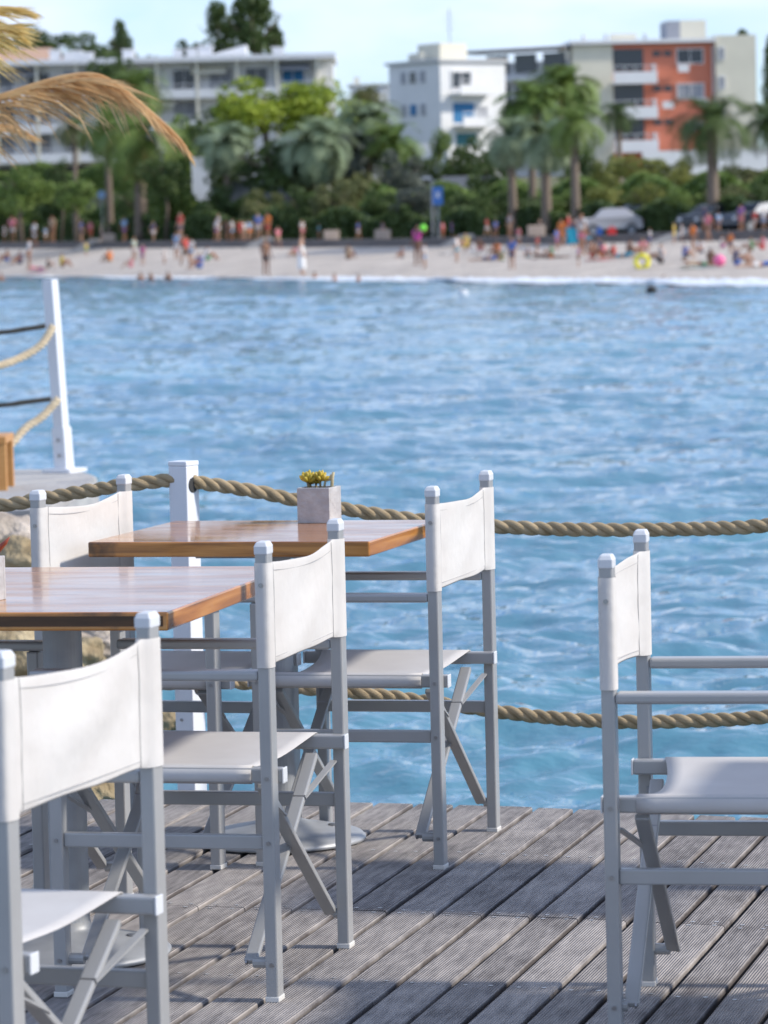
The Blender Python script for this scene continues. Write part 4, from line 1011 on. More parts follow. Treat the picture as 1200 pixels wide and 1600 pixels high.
# 5. cream and orange building with a long side wing
d5 = 322; s5 = F_PX/d5; p = at(897, 246, d5)
f = Facade('apartment_building', 'cream building with an orange facade and white balconies at the right', (p.x, p.y, p.z-3), R(4), s5)
U = lambda x: (x-897)/s5; V5 = lambda y: (246-y)/s5+3+((.0)*y)
f.part('cream_wall', (U(929), 5, (V5(73))/2), (U(960)-U(897), 10, V5(73)), M['cream']); f.part('orange_wall', (U(1040), 5.2, V5(73)/2), (U(1121)-U(960)-.02, 10, V5(73)), M['orange'])
f.part('tall_cream_wall', (U(1153), 4.9, V5(62)/2), (U(1185)-U(1121)-.02, 10.4, V5(62)), M['cream']); f.part('roof_edge', (U(1008), 5, V5(71)+.12), (U(1122)-U(893), 11, .3), M['parapet'])
f.part('roof_room', (U(1096), 5, V5(66)+.85), (U(1117)-U(1076), 4, 1.7), M['cream']); f.part('lift_housing', (U(1065), 5, V5(66)+.85), (U(1075)-U(1054), 4, 1.65), M['awning']); f.part('roof_parapet', (U(985), 3, V5(66)+.3), (2.2, .6, .7), M['cream'])
for x in (925, 960, 990, 1022, 1110): MB().tube([(U(x), 4, V5(70)), (U(x), 4, V5(70)+.9)], .14, 8).build('vent_pipe', M['greyr'], f.t)
for yb in (133, 187, 239):
    balcony(f, U(958), U(1026), V5(yb), 1.5, 1.3)
    window(f, U(985), V5(yb-36), 2.6, 1.9, M['wdark'], frame=False, y=.18)
    f.part('balcony_return', (U(1022), -.6, V5(yb-18)), (.18, 1.2, 1.1), M['parapet'])
    if yb < 230: window(f, U(1082), V5(yb-40), 2.2, 1.2, M['wdark'] if yb < 140 else M['awning'], y=.18)
    for q in (1030, 1047): window(f, U(q), V5(yb-45), .75, .5, M['wdark'], frame=False, y=.18)
window(f, U(1088), V5(202), 1.3, .7, M['awning'], y=.18)
for k in range(3): window(f, U(1130), V5(90+k*45), .5, 1.0, M['awning'], y=-.32)
for x, y in ((1070, 112), (1100, 165), (1045, 168)): f.part('air_conditioner', (U(x), -.35, V5(y)), (.9, .35, .6), M['parapet'])
f.part('drain_pipe', (U(1117), -.12, V5(73)/2), (.12, .12, V5(80)), M['greyr'])
f.part('terrace_wall', (U(1110), -3.4, V5(246)-1), (U(1230)-U(1000), .4, 2.6), M['parapet'])
# wing receding to the left-back
wy = R(38); L = 9.2
wg = MB().box((-L*math.cos(wy)/2-0, L*math.sin(wy)/2+.6, V5(80)/2-.3), (L, .6, V5(80)-.9), Matrix.Rotation(-wy, 3, 'Z')).build('side_wing', M['greyr'], f.t)
for k in range(3):
    z = V5(96+k*48)
    for q in range(3):
        a = 1.5+q*2.8; MB().box((-a*math.cos(wy)-.2, a*math.sin(wy)+.1, z), (2.1, .12, 1.5), Matrix.Rotation(-wy, 3, 'Z')).build('window', M['wdark'], wg)
    MB().box((-L*math.cos(wy)/2-.5, L*math.sin(wy)/2-.1, z-1.35), (L, 1.0, .22), Matrix.Rotation(-wy, 3, 'Z')).build('balcony', M['whiter'], wg)
MB().box((-L*math.cos(wy)/2-.4, L*math.sin(wy)/2+.3, V5(76)), (L+.5, 2.2, .25), Matrix.Rotation(-wy, 3, 'Z')).build('wing_roof', M['stonewall'], wg)
# garden walls between the trees
for (x0, x1, y0, y1, d, lab) in ((300, 460, 246, 272, 280, 'low white garden wall seen around the bright pine\'s trunk'), (600, 700, 226, 256, 288, 'white garden wall at the foot of the grey gabled wall'), (690, 770, 276, 284, 262, 'pale terrace edge right above the blue sign'), (330, 480, 281, 289, 268, 'thin grey railing wall under the bright pines')):
    a, b = at(x0, y1, d), at(x1, y1, d); h_ = (y1-y0)*d/F_PX
    tag(MB().box(((a.x+b.x)/2, d, a.z+h_/2-1), (b.x-a.x, .4, h_+2)).build('garden_wall', M['parapet'] if y1-y0 > 10 else M['awning']), lab, 'wall')
# ================================================================== street furniture, cars
g = dT(685)+4.5; q = at(685, 350, g); t = thing('road_sign', 'blue sign on a pole above the promenade, in the middle', 'sign', (q.x, q.y, zP(685)))
zs = at(685, 306, g).z-zP(685); k = F_PX/g
MB().tube([(0, 0, 0), (0, 0, zs+.3)], .05, 8).build('pole', M['gal'], t); MB().box((0, -.06, zs), (16/k, .04, 28/k)).build('panel', mat('sign_blue', (.06, .20, .55), .5), t, bevel=.03); MB().box((0, -.085, zs+.05), (5/k, .01, 9/k)).build('pictogram', M['parapet'], t)
g = dT(672)+8; q = at(676, 350, g); t = thing('street_lamp', 'street lamp with a small pale head left of the blue sign', 'lamp', (q.x, q.y, zP(672)-.1)); zs = at(672, 279, g).z-zP(672)+.1
MB().tube([(0, 0, 0), (0, 0, zs-.1), (-.1, 0, zs)], .05, 8).build('pole', M['awning'], t); MB().box((-.28, 0, zs+.03), (.55, .24, .12)).build('lamp_head', M['parapet'], t, bevel=.03)
g = dT(160)+6; q = at(160, 350, g); t = thing('road_sign', 'small pale blue round sign beside the slender palm trunk at the left', 'sign', (q.x, q.y, zP(160))); zs = at(160, 304, g).z-zP(160)
MB().tube([(0, 0, 0), (0, 0, zs)], .04, 8).build('pole', M['gal'], t); MB().tube([(0, -.05, zs), (0, -.09, zs)], .28, 20).build('panel', mat('sign_pale', (.25, .40, .60), .5), t)
def car(x, y, d, col, lab, L=4.2, H_=1.45, van=False, rz=0.):
    k = (y-0); g = ground_z(x, d) if d > dT(x)+14 else zP(x)-.1
    p = at(x, y, d); t = thing('parked_car', lab, 'car', (p.x, p.y, g), rz); cm = mat('car_paint', col, .3, .3, .6)
    W2 = .85
    prof = [(-L/2, .35), (-L/2, .75), (-L/2+.15, .95), (-L*.28, 1.0), (-L*.16, H_-.05), (-L*.06, H_), (L*.22, H_-.02), (L*.40, 1.02), (L/2-.06, .92), (L/2, .6), (L/2, .35)]
    V = [(a, s_*W2*(.84 if b > 1.05 else 1), b) for s_ in (-1, 1) for a, b in prof]; n_ = len(prof)
    b_ = MB().add(V, [tuple(range(n_)), tuple(range(2*n_-1, n_-1, -1))]+[(i, i+n_, (i+1) % n_+n_, (i+1) % n_) for i in range(n_)]).build('body', cm, t, bevel=.05)
    for s_ in (-1, 1):
        m = MB(); m.add([(-L*.24, s_*W2*.985, 1.0), (L*.35, s_*W2*.985, 1.0), (L*.21, s_*W2*.86, H_-.1), (-L*.14, s_*W2*.86, H_-.1)], [(0, 1, 2, 3) if s_ < 0 else (3, 2, 1, 0)]); m.build('side_window', M['wdark'], b_)
        for xx in (-L*.31, L*.31):
            wh = MB().tube([(xx, s_*(W2-.18), .32), (xx, s_*(W2+.01), .32)], .32, 18).build('wheel', M['dark'], t); MB().tube([(xx, s_*(W2+.012), .32), (xx, s_*(W2+.02), .32)], .19, 14).build('rim', M['gal'], wh)
    for s_ in (-1, 1): MB().box((-L/2+.05, s_*.6, .72), (.12, .3, .16)).build('headlight', M['cap'], t, bevel=.02); MB().box((L/2-.03, s_*.62, .75), (.08, .25, .16)).build('tail_light', mat('tail_red', (.4, .02, .02), .4), t)
    return t
g0 = lambda x: dT(x)+12.2
car(1003, 335, g0(1003)+3.2, (.17, .19, .22), 'silver car parked behind the promenade under the yellow green trees', L=3.8, rz=.9)
car(955, 338, g0(955)-2.4, (.55, .53, .52), 'white car left of the silver one, half behind the red bag', L=3.2)
car(1118, 332, g0(1118), (.03, .035, .04), 'dark car with a pale windscreen behind the promenade, near the big palm', L=3.9, rz=.7)
car(1190, 332, g0(1190)-1, (.03, .04, .06), 'dark blue car at the right picture edge', L=4, rz=.5)
car(735, 350, g0(735)+9, (.30, .33, .38), 'grey car under the trees right of the blue sign, mostly hidden')
car(540, 350, g0(540)+9, (.22, .30, .36), 'blue grey car above the tan planter in the middle')
# tan planters on the promenade wall
for x, lab in ((518, 'tan stone block on the wall above the empty sand'), (838, 'pale stone block on the wall under the middle right palms'), (598, 'brown stone block on the wall left of the girl with the green ball'), (170, 'tan stone block on the wall at the left between two people')):
    d = dT(x)+1.9; p = at(x, 372, d); t = thing('stone_planter', lab, 'planter', (p.x, p.y, zP(x)))
    MB().box((0, 0, .28), (.9, .6, .56)).build('trough', paint('tan_stone', (.50, .40, .32)), t, bevel=.04); MB().box((0, 0, .565), (.76, .46, .02)).build('soil', M['soil'], t)
# pale concrete ramps to the sand
for x, w_, lab, fl in ((128, 30, 'pale sloping ramp down to the sand at the left', 1), (392, 34, 'pale sloping ramp down to the sand behind the person in orange', 1), (700, 40, 'pale sloping ramp down to the sand behind the group in the middle', 1), (1030, 62, 'long pale sloping ramp to the sand at the right, behind the yellow swimsuit', 1)):
    d = dT(x)-.6; p = at(x, 380, d); k = F_PX/d; L = w_/k*2; z0 = sand(x, 1).z; m = MB()
    m.add([(-L/2, -1, -1), (L/2, -1, -1), (L/2, -1, .62), (L/2-.6, -1, .62), (-L/2, -1, -.45), (-L/2, .55, -1), (L/2, .55, -1), (L/2, .55, .62), (L/2-.6, .55, .62), (-L/2, .55, -.45)],
          [(0, 1, 2, 3, 4), (9, 8, 7, 6, 5), (4, 3, 8, 9), (3, 2, 7, 8), (2, 1, 6, 7), (0, 4, 9, 5)])
    o = m.build('ramp', M['concrete'], loc=(p.x, p.y, z0)); tag(o, lab, 'ramp')
# ================================================================== PEOPLE on the far beach
def skin_mesh(name, V, E, Rr, sub=1, root=0):
    me = bpy.data.meshes.new('tmp'); me.from_pydata(V, E, []); o = bpy.data.objects.new('tmp', me); COL.objects.link(o)
    o.modifiers.new('s', 'SKIN'); l = me.skin_vertices[0].data
    for i, r_ in enumerate(Rr): l[i].radius = r_ if isinstance(r_, tuple) else (r_, r_); l[i].use_root = (i == root)
    ss = o.modifiers.new('u', 'SUBSURF'); ss.levels = sub; ss.render_levels = sub
    dg = bpy.context.evaluated_depsgraph_get(); out_ = bpy.data.meshes.new_from_object(o.evaluated_get(dg)); out_.name = name
    bpy.data.objects.remove(o); out_.polygons.foreach_set('use_smooth', [True]*len(out_.polygons)); return out_
def pose_points(kind):
    # joints of a 1.7 m person facing -Y: pelvis, belly, chest, neck, head, crown, then L/R shoulder elbow wrist, hip knee ankle toe
    if kind in ('stand', 'walk', 'reach'):
        P = dict(pel=(0, 0, .93), bel=(0, -.005, 1.08), che=(0, 0, 1.28), nec=(0, 0, 1.45), chi=(0, -.02, 1.53), hea=(0, -.015, 1.61))
        for s, n in ((-1, 'l'), (1, 'r')):
            P['sh'+n] = (s*.17, 0, 1.39); P['hi'+n] = (s*.095, 0, .89)
            if kind == 'walk': k = s; P['kn'+n] = (s*.10, -.13*k, .50); P['an'+n] = (s*.10, (-.20 if k > 0 else .26), .09 if k > 0 else .16); P['to'+n] = (s*.11, (-.33 if k > 0 else .16), .03 if k > 0 else .06); P['el'+n] = (s*.22, .10*k, 1.13); P['wr'+n] = (s*.22, -.02+.13*k, .90)
            else: P['kn'+n] = (s*.11, -.02, .49); P['an'+n] = (s*.12, 0, .08); P['to'+n] = (s*.14, -.14, .03); P['el'+n] = (s*.25, .02, 1.13); P['wr'+n] = (s*.25, -.08, .90)
            if kind == 'reach' and s > 0: P['eln'.replace('n', n)] = (s*.38, -.05, 1.30); P['wr'+n] = (s*.58, -.12, 1.42)
    elif kind == 'sit':
        P = dict(pel=(0, .10, .13), bel=(0, .13, .27), che=(0, .12, .46), nec=(0, .07, .63), chi=(0, .03, .70), hea=(0, .03, .78))
        for s, n in ((-1, 'l'), (1, 'r')): P['sh'+n] = (s*.17, .09, .58); P['el'+n] = (s*.26, -.08, .42); P['wr'+n] = (s*.14, -.26, .44); P['hi'+n] = (s*.10, .06, .12); P['kn'+n] = (s*.16, -.30, .42); P['an'+n] = (s*.13, -.52, .08); P['to'+n] = (s*.15, -.66, .03)
    else:
        P = dict(pel=(0, 0, .13), bel=(-.15, 0, .13), che=(-.35, 0, .16), nec=(-.52, 0, .22), chi=(-.60, 0, .27), hea=(-.68, 0, .30))
        for s, n in ((-1, 'l'), (1, 'r')): P['sh'+n] = (-.46, s*.17, .18); P['el'+n] = (-.50, s*.28, .05); P['wr'+n] = (-.70, s*.20, .05); P['hi'+n] = (.04, s*.10, .12); P['kn'+n] = (.46, s*.13, .10); P['an'+n] = (.88, s*.12, .07); P['to'+n] = (.98, s*.14, .12)
    return P
PR = {}
for kind in ('stand', 'walk', 'reach', 'sit', 'lie'):
    P = pose_points(kind); names = ['pel', 'bel', 'che', 'nec', 'chi', 'hea']; V = [P[n] for n in names]; Rd = [(.15, .105), (.13, .09), (.155, .105), .052, .07, (.085, .10)]
    E_ = [(0, 1), (1, 2), (2, 3), (3, 4), (4, 5)]
    for n in 'lr':
        o = len(V); V += [P['sh'+n], P['el'+n], P['wr'+n]]; Rd += [.058, .042, .028]; E_ += [(2, o), (o, o+1), (o+1, o+2)]
        w_ = Vector(P['wr'+n]); e_ = Vector(P['el'+n]); dr = (w_-e_).normalized(); sd_ = Vector((0, 1, 0)); sd_ = (sd_-dr*sd_.dot(dr)).normalized()
        k = len(V); V += [tuple(w_+dr*.07)]; Rd += [(.034, .018)]; E_ += [(o+2, k)]
        for q, (off, ln) in enumerate(((-.028, .075), (-.010, .09), (.010, .085), (.028, .065))):
            a = len(V); V += [tuple(w_+dr*.105+sd_*off), tuple(w_+dr*(.105+ln)+sd_*off*1.3+Vector((0, 0, -.01)))]; Rd += [.009, .007]; E_ += [(k, a), (a, a+1)]
        a = len(V); V += [tuple(w_+dr*.05-sd_*.045), tuple(w_+dr*.085-sd_*.065)]; Rd += [.011, .009]; E_ += [(k, a), (a, a+1)]
        o = len(V); V += [P['hi'+n], P['kn'+n], P['an'+n], P['to'+n]]; Rd += [.088, .056, .040, .032]; E_ += [(0, o), (o, o+1), (o+1, o+2), (o+2, o+3)]
    body = skin_mesh('body', V, E_, Rd)
    # a nose and brow to turn the head into a face
    hx = Vector(P['hea'])
    V = [P['pel'], P['bel'], P['che'], tuple(Vector(P['che']).lerp(Vector(P['nec']), .75))]; Rd = [(.158, .112), (.142, .102), (.168, .118), .075]; E_ = [(0, 1), (1, 2), (2, 3)]
    for n in 'lr': o = len(V); V += [P['sh'+n], tuple(Vector(P['sh'+n]).lerp(Vector(P['el'+n]), .65))]; Rd += [.072, .060]; E_ += [(2, o), (o, o+1)]
    top = skin_mesh('top', V, E_, Rd)
    V = [tuple(Vector(P['pel']).lerp(Vector(P['bel']), .25)), P['pel']]; Rd = [(.150, .108), (.165, .118)]; E_ = [(0, 1)]
    for n in 'lr': o = len(V); V += [P['hi'+n], tuple(Vector(P['hi'+n]).lerp(Vector(P['kn'+n]), .62))]; Rd += [.102, .085]; E_ += [(1, o), (o, o+1)]
    sh = skin_mesh('shorts', V, E_, Rd)
    V = [tuple(Vector(P['hea'])+Vector((0, .02, .03))), tuple(Vector(P['hea'])+(Vector((0, .075, -.02)) if kind != 'lie' else Vector((-.06, 0, -.02))))]; hr = skin_mesh('hair', V, [(0, 1)], [(.098, .100), (.075, .07)])
    # long dress for the standing pose
    PR[kind] = (body, top, sh, hr)
dress = skin_mesh('dress', [(0, 0, 1.33), (0, 0, 1.1), (0, 0, .8), (0, 0, .45), (0, 0, .14)], [(0, 1), (1, 2), (2, 3), (3, 4)], [(.17, .12), (.14, .11), (.19, .15), (.21, .18), (.23, .20)])
_mc = {}
def cmat(nm, c, rough=.8):
    k = (nm,)+tuple(c)
    if k not in _mc: _mc[k] = mat(nm, c, rough)
    return _mc[k]
_pm = {}
def withm(me, m):
    k = (me.name, m.name)
    if k not in _pm: q = me.copy(); q.materials.clear(); q.materials.append(m); _pm[k] = q
    return _pm[k]
SK = {'t': (.33, .16, .09), 'l': (.46, .27, .18), 'd': (.18, .085, .05)}
HC = {'b': (.03, .02, .015), 'n': (.12, .07, .035), 'y': (.38, .26, .12), 'w': (.6, .58, .5)}
CC = dict(white=(.75, .75, .74), black=(.025, .025, .03), red=(.55, .03, .03), pink=(.65, .20, .26), magenta=(.5, .06, .28), orange=(.75, .20, .03), yellow=(.7, .55, .06), lime=(.25, .55, .05), green=(.06, .28, .12), teal=(.02, .30, .42), blue=(.04, .14, .45), sky=(.22, .42, .65), navy=(.03, .05, .14), purple=(.25, .10, .35), tan=(.45, .33, .22), grey=(.32, .32, .34), brown=(.20, .11, .07), mint=(.45, .6, .5), pale=(.55, .52, .5), none=None)
def person(x, yf, hpx, kind, top, bot, lab, hair='n', sk='t', rot=None, water=False):
    on_s = yf > yT(x)+1
    if water: p = at(x, yf, shore(x).y-water); p.z = WATER
    elif on_s: p = on_sand(x, yf)
    else: p = at(x+rnd.uniform(-3, 3), yf, dT(x)+rnd.uniform(1.8, 5)); p.z = zP(x); hpx *= rnd.uniform(.8, 1.15)
    k = F_PX/p.y; tall = {'sit': .88, 'lie': 1.7}.get(kind, 1.7); s_ = hpx/k/tall if kind != 'lie' else .95; s_ = min(max(s_, .55), 1.2)
    if kind == 'sit': s_ = min(max(s_, .62), 1.08)
    if rot is None: rot = rnd.uniform(-2.6, 2.6) if kind != 'lie' else rnd.choice((0, 3.14))+rnd.uniform(-.4, .4)
    M4 = PR[kind]
    b = bpy.data.objects.new('person', withm(M4[0], cmat('skin_'+sk, SK[sk], .6))); COL.objects.link(b)
    b.location = (p.x, p.y, p.z-(1.15*s_ if water else 0)); b.scale = (s_*rnd.uniform(.95, 1.1), s_*rnd.uniform(.95, 1.1), s_); b.rotation_euler.z = rot
    tag(b, lab, 'person')
    def ch(nm, me, c):
        o = bpy.data.objects.new(nm, withm(me, cmat(nm+'_cloth' if nm != 'hair' else 'hair', c, .8))); COL.objects.link(o); o.parent = b; return o
    if kind == 'stand' and bot == 'dress': ch('dress', dress, CC[top])
    else:
        if CC[top]: ch('top', M4[1], CC[top])
        if CC[bot]: ch('shorts', M4[2], CC[bot])
    ch('hair', M4[3], HC[hair])
    return b
FOLK = [
 (5, 388, 30, 'stand', 'white', 'white', 'person in white at the left picture edge behind the beach', 'n'),
 (20, 388, 42, 'stand', 'pink', 'pale', 'person in a pink top beside the leftmost person in white', 'n'),
 (55, 389, 46, 'walk', 'white', 'white', 'tall person in loose white clothes walking above the beach at the left', 'b'),
 (74, 388, 26, 'stand', 'sky', 'white', 'small person in pale blue right of the tall one in white', 'n'),
 (84, 374, 34, 'stand', 'tan', 'brown', 'person in tan on the promenade right of the tall one in white', 'b'),
 (46, 420, 44, 'stand', 'white', 'none', 'person in a white top and bare legs standing on the sand at the left', 'n'),
 (30, 413, 22, 'sit', 'navy', 'navy', 'person in dark blue sitting on the sand at the far left', 'b'),
 (10, 410, 22, 'sit', 'none', 'blue', 'bare chested person sitting nearest the left picture edge', 'n'),
 (60, 422, 10, 'lie', 'pink', 'magenta', 'person in pink lying on the sand at the left', 'n'),
 (76, 420, 16, 'sit', 'black', 'black', 'person in black sitting low beside the pink one lying down', 'b'),
 (98, 418, 28, 'sit', 'yellow', 'brown', 'person with a yellow hat sitting alone on the left sand', 'y'),
 (127, 378, 32, 'stand', 'blue', 'navy', 'person in blue standing at the top of the leftmost ramp', 'b'),
 (144, 380, 32, 'stand', 'pink', 'red', 'person in a pinkish red dress right of the one in blue at the left', 'n'),
 (135, 400, 20, 'stand', 'yellow', 'lime', 'small child in yellow green below the leftmost ramp', 'n'),
 (197, 380, 36, 'walk', 'sky', 'purple', 'person in pale blue and violet walking under the dark shrub', 'n'),
 (210, 408, 34, 'stand', 'mint', 'pale', 'person in pale mint green on the sand left of the magenta child', 'y'),
 (223, 415, 30, 'stand', 'magenta', 'purple', 'child in magenta and purple standing on the sand', 'n'),
 (203, 418, 17, 'sit', 'pink', 'pink', 'person in pink sitting next to the magenta child', 'n'),
 (257, 412, 24, 'stand', 'white', 'white', 'small child in white alone on the sand', 'b'),
 (285, 380, 36, 'stand', 'red', 'navy', 'person in a bright red top above the beach', 'b'),
 (276, 405, 40, 'stand', 'sky', 'white', 'person in light blue standing below the one in bright red', 'n'),
 (290, 418, 46, 'walk', 'red', 'black', 'person in a red and white top with black shorts on the sand', 'b'),
 (299, 410, 34, 'stand', 'white', 'sky', 'person in white right of the black shorts', 'n'),
 (310, 420, 24, 'sit', 'blue', 'blue', 'person in strong blue sitting at the right of the group on the sand', 'b'),
 (337, 380, 36, 'walk', 'white', 'purple', 'person in white and violet at the left of the row on the promenade', 'n'),
 (345, 380, 34, 'stand', 'pale', 'white', 'person in pale clothes second in the row on the promenade', 'y'),
 (354, 381, 28, 'stand', 'black', 'black', 'person in black in the row on the promenade', 'b'),
 (364, 380, 33, 'stand', 'white', 'sky', 'person in a white shirt right of the black one in the row', 'n'),
 (373, 381, 33, 'stand', 'red', 'red', 'person in red in the middle of the row on the promenade', 'n'),
 (383, 380, 32, 'stand', 'white', 'tan', 'person in white right of the red one in the row', 'y'),
 (393, 381, 32, 'stand', 'sky', 'orange', 'person in light blue with orange shorts near the end of the row', 'n'),
 (407, 377, 36, 'stand', 'blue', 'pale', 'person in blue just left of the orange one', 'b'),
 (417, 380, 36, 'stand', 'orange', 'red', 'person in bright orange at the right end of the row', 'n'),
 (435, 390, 33, 'walk', 'pink', 'tan', 'person in peach pink walking right of the orange one', 'n'),
 (415, 432, 54, 'stand', 'brown', 'black', 'dark tanned person in black shorts standing at the water\'s edge', 'y'),
 (471, 430, 62, 'stand', 'white', 'dress', 'woman in a long white dress standing at the water\'s edge', 'b'),
 (460, 401, 16, 'sit', 'pink', 'tan', 'small peach coloured person sitting left of the long white dress', 'n'),
 (545, 405, 22, 'sit', 'tan', 'brown', 'lone tanned person sitting on the empty middle sand', 'n'),
 (560, 376, 24, 'walk', 'blue', 'white', 'person in blue and white crouching low on the promenade in the middle', 'n'),
 (474, 358, 26, 'stand', 'pale', 'pink', 'pale dressed person far back above the long white dress', 'y'),
 (653, 416, 76, 'reach', 'magenta', 'none', 'tall person in magenta and white with bare tanned legs, arm stretched out', 'b'),
 (664, 420, 36, 'stand', 'white', 'sky', 'child in white at the feet of the tall person in magenta', 'n'),
 (691, 374, 22, 'stand', 'pink', 'red', 'person in pink just right of the blue sign\'s pole', 'n'),
 (705, 372, 24, 'stand', 'purple', 'blue', 'person in violet blue right of the pink one at the sign', 'b'),
 (714, 410, 38, 'stand', 'white', 'teal', 'person in white top and teal bottom on the middle sand', 'n'),
 (727, 388, 22, 'sit', 'yellow', 'yellow', 'person in pale yellow sitting behind the teal one', 'y'),
 (750, 392, 20, 'sit', 'black', 'pink', 'person in black sitting on the middle right sand', 'b'),
 (738, 394, 18, 'sit', 'white', 'white', 'person in white sitting left of the one in black', 'n'),
 (776, 376, 24, 'stand', 'blue', 'navy', 'person in deep blue on the promenade at the middle right', 'b'),
 (797, 374, 32, 'stand', 'grey', 'tan', 'person in grey on the promenade left of the pale stone block', 'n'),
 (775, 400, 22, 'sit', 'orange', 'brown', 'tanned person in rust orange sitting left of the blue shirt', 'n'),
 (783, 408, 16, 'sit', 'green', 'green', 'small person in dark green low on the sand beside the blue shirt', 'b'),
 (800, 421, 46, 'stand', 'blue', 'navy', 'person in a bright blue shirt standing on the sand', 'n'),
 (811, 384, 26, 'stand', 'pink', 'pale', 'person in pale pink above and right of the blue shirt', 'y'),
 (870, 392, 32, 'stand', 'blue', 'purple', 'person in blue at the left of the crowded group', 'b'),
 (878, 386, 40, 'stand', 'orange', 'orange', 'person in orange in the crowded group', 'n'),
 (889, 384, 46, 'walk', 'red', 'pink', 'person in red orange top behind the teal towel', 'n'),
 (909, 400, 70, 'stand', 'pale', 'pink', 'tallest person of the crowded group, in a pale patterned top', 'n'),
 (860, 402, 20, 'sit', 'green', 'brown', 'person in dark green sitting left of the crowded group', 'b'),
 (856, 404, 10, 'lie', 'none', 'orange', 'tanned person lying at the left foot of the crowded group', 'n'),
 (904, 418, 30, 'stand', 'purple', 'black', 'child in violet with black shorts near the water, right of centre', 'b'),
 (927, 402, 24, 'sit', 'none', 'red', 'bare shouldered person sitting right of the tallest one', 'n'),
 (942, 403, 24, 'sit', 'pink', 'orange', 'person in pink sitting in the row on the right sand', 'y'),
 (957, 403, 22, 'sit', 'red', 'tan', 'person in red sitting at the end of the row on the right sand', 'n'),
 (972, 404, 10, 'lie', 'teal', 'teal', 'person in teal lying beside a dark haired one', 'b'),
 (986, 402, 26, 'sit', 'brown', 'black', 'dark haired person in brown sitting behind the teal one', 'b'),
 (1031, 413, 32, 'sit', 'grey', 'black', 'person in grey and black alone above the yellow ring', 'b'),
 (1054, 381, 30, 'stand', 'yellow', 'yellow', 'person in pale yellow standing at the long ramp', 'y'),
 (1066, 379, 22, 'stand', 'white', 'white', 'person in white between the yellow and the orange one', 'n'),
 (1083, 394, 42, 'walk', 'orange', 'brown', 'person in a bright orange shirt walking on the right sand', 'b'),
 (1094, 396, 20, 'sit', 'white', 'navy', 'person in white and navy sitting right of the orange shirt', 'b'),
 (1107, 380, 44, 'walk', 'pink', 'brown', 'person in dusky pink walking above the right sand', 'b'),
 (1124, 362, 26, 'stand', 'sky', 'navy', 'person in light blue in front of the dark car', 'n'),
 (1157, 360, 34, 'stand', 'purple', 'pink', 'person in purple on the promenade at the right', 'b'),
 (1196, 362, 30, 'stand', 'white', 'sky', 'person in white at the right picture edge on the promenade', 'n'),
 (1190, 392, 24, 'sit', 'pink', 'red', 'person in pink sitting at the right picture edge', 'n'),
 (1130, 388, 20, 'sit', 'pale', 'magenta', 'person in pale clothes sitting behind the pink ball', 'b'),
 (1112, 414, 26, 'sit', 'brown', 'brown', 'tanned person in brown sitting left of the pink ball', 'b'),
 (1094, 416, 10, 'lie', 'tan', 'green', 'person lying face down on the sand at the right', 'n'),
 (1152, 416, 30, 'sit', 'navy', 'blue', 'dark haired person in navy sitting right of the pink ball', 'b'),
 (1169, 413, 20, 'sit', 'none', 'brown', 'bare chested person sitting right of the navy one', 'n'),
 (1186, 418, 10, 'lie', 'blue', 'white', 'person in blue lying at the right picture edge', 'n')]
for q in FOLK: person(q[0], q[1], q[2]*1.12, q[3], q[4], q[5], q[6], q[7], rnd.choice('ttl') if 'tanned' not in q[6] else 'd')
MORE = [
 (160, 384, 30, 'stand', 'tan', 'navy', 'person in tan above the left sand beside the stone block', 'b'), (238, 386, 30, 'walk', 'navy', 'white', 'person in navy walking behind the magenta child', 'n'),
 (170, 410, 20, 'sit', 'orange', 'tan', 'person in orange sitting left of the magenta child', 'n'), (325, 408, 22, 'sit', 'white', 'green', 'person in white sitting right of the strong blue one', 'b'),
 (600, 378, 28, 'walk', 'navy', 'pale', 'person in navy walking alone on the middle of the promenade', 'b'), (628, 404, 18, 'sit', 'grey', 'grey', 'person in grey sitting left of the tall person in magenta', 'n'),
 (840, 398, 26, 'stand', 'red', 'black', 'child in red on the sand between the blue shirt and the crowded group', 'b'), (825, 404, 18, 'sit', 'white', 'teal', 'person in white sitting right of the blue shirt', 'y'),
 (764, 408, 10, 'lie', 'blue', 'navy', 'person in blue lying left of the rust orange one', 'n'), (898, 388, 44, 'stand', 'navy', 'red', 'person in navy standing between the orange and the tallest one', 'b'),
 (915, 392, 30, 'sit', 'teal', 'white', 'person in teal sitting behind the tallest one', 'n'), (935, 396, 24, 'sit', 'navy', 'navy', 'person in dark navy sitting behind the row on the right sand', 'b'),
 (1005, 398, 26, 'sit', 'pink', 'white', 'person in pink sitting between teal person and yellow ring', 'n'), (1016, 388, 24, 'stand', 'white', 'blue', 'child in white near the top of the right sand', 'y'),
 (1072, 404, 22, 'sit', 'blue', 'black', 'person in blue sitting under the orange shirt', 'b'), (1142, 396, 26, 'stand', 'orange', 'navy', 'child in orange behind the navy person at the right', 'n'),
 (1172, 394, 24, 'sit', 'green', 'brown', 'person in green sitting near the right picture edge', 'n'), (1100, 372, 34, 'stand', 'navy', 'white', 'person in navy and white on the promenade at the right', 'b'),
 (1178, 368, 34, 'walk', 'red', 'pale', 'person in red walking on the promenade near the right edge', 'n'), (846, 374, 30, 'stand', 'black', 'pink', 'person in black on the promenade above the crowded group\'s left', 'b'),
 (760, 372, 28, 'walk', 'red', 'white', 'person in red on the promenade above the person in black', 'n'), (500, 380, 24, 'stand', 'teal', 'black', 'person in teal on the promenade right of the long white dress', 'b')]
for q in MORE: person(q[0], q[1], q[2]*1.1, q[3], q[4], q[5], q[6], q[7], rnd.choice('tdl'))
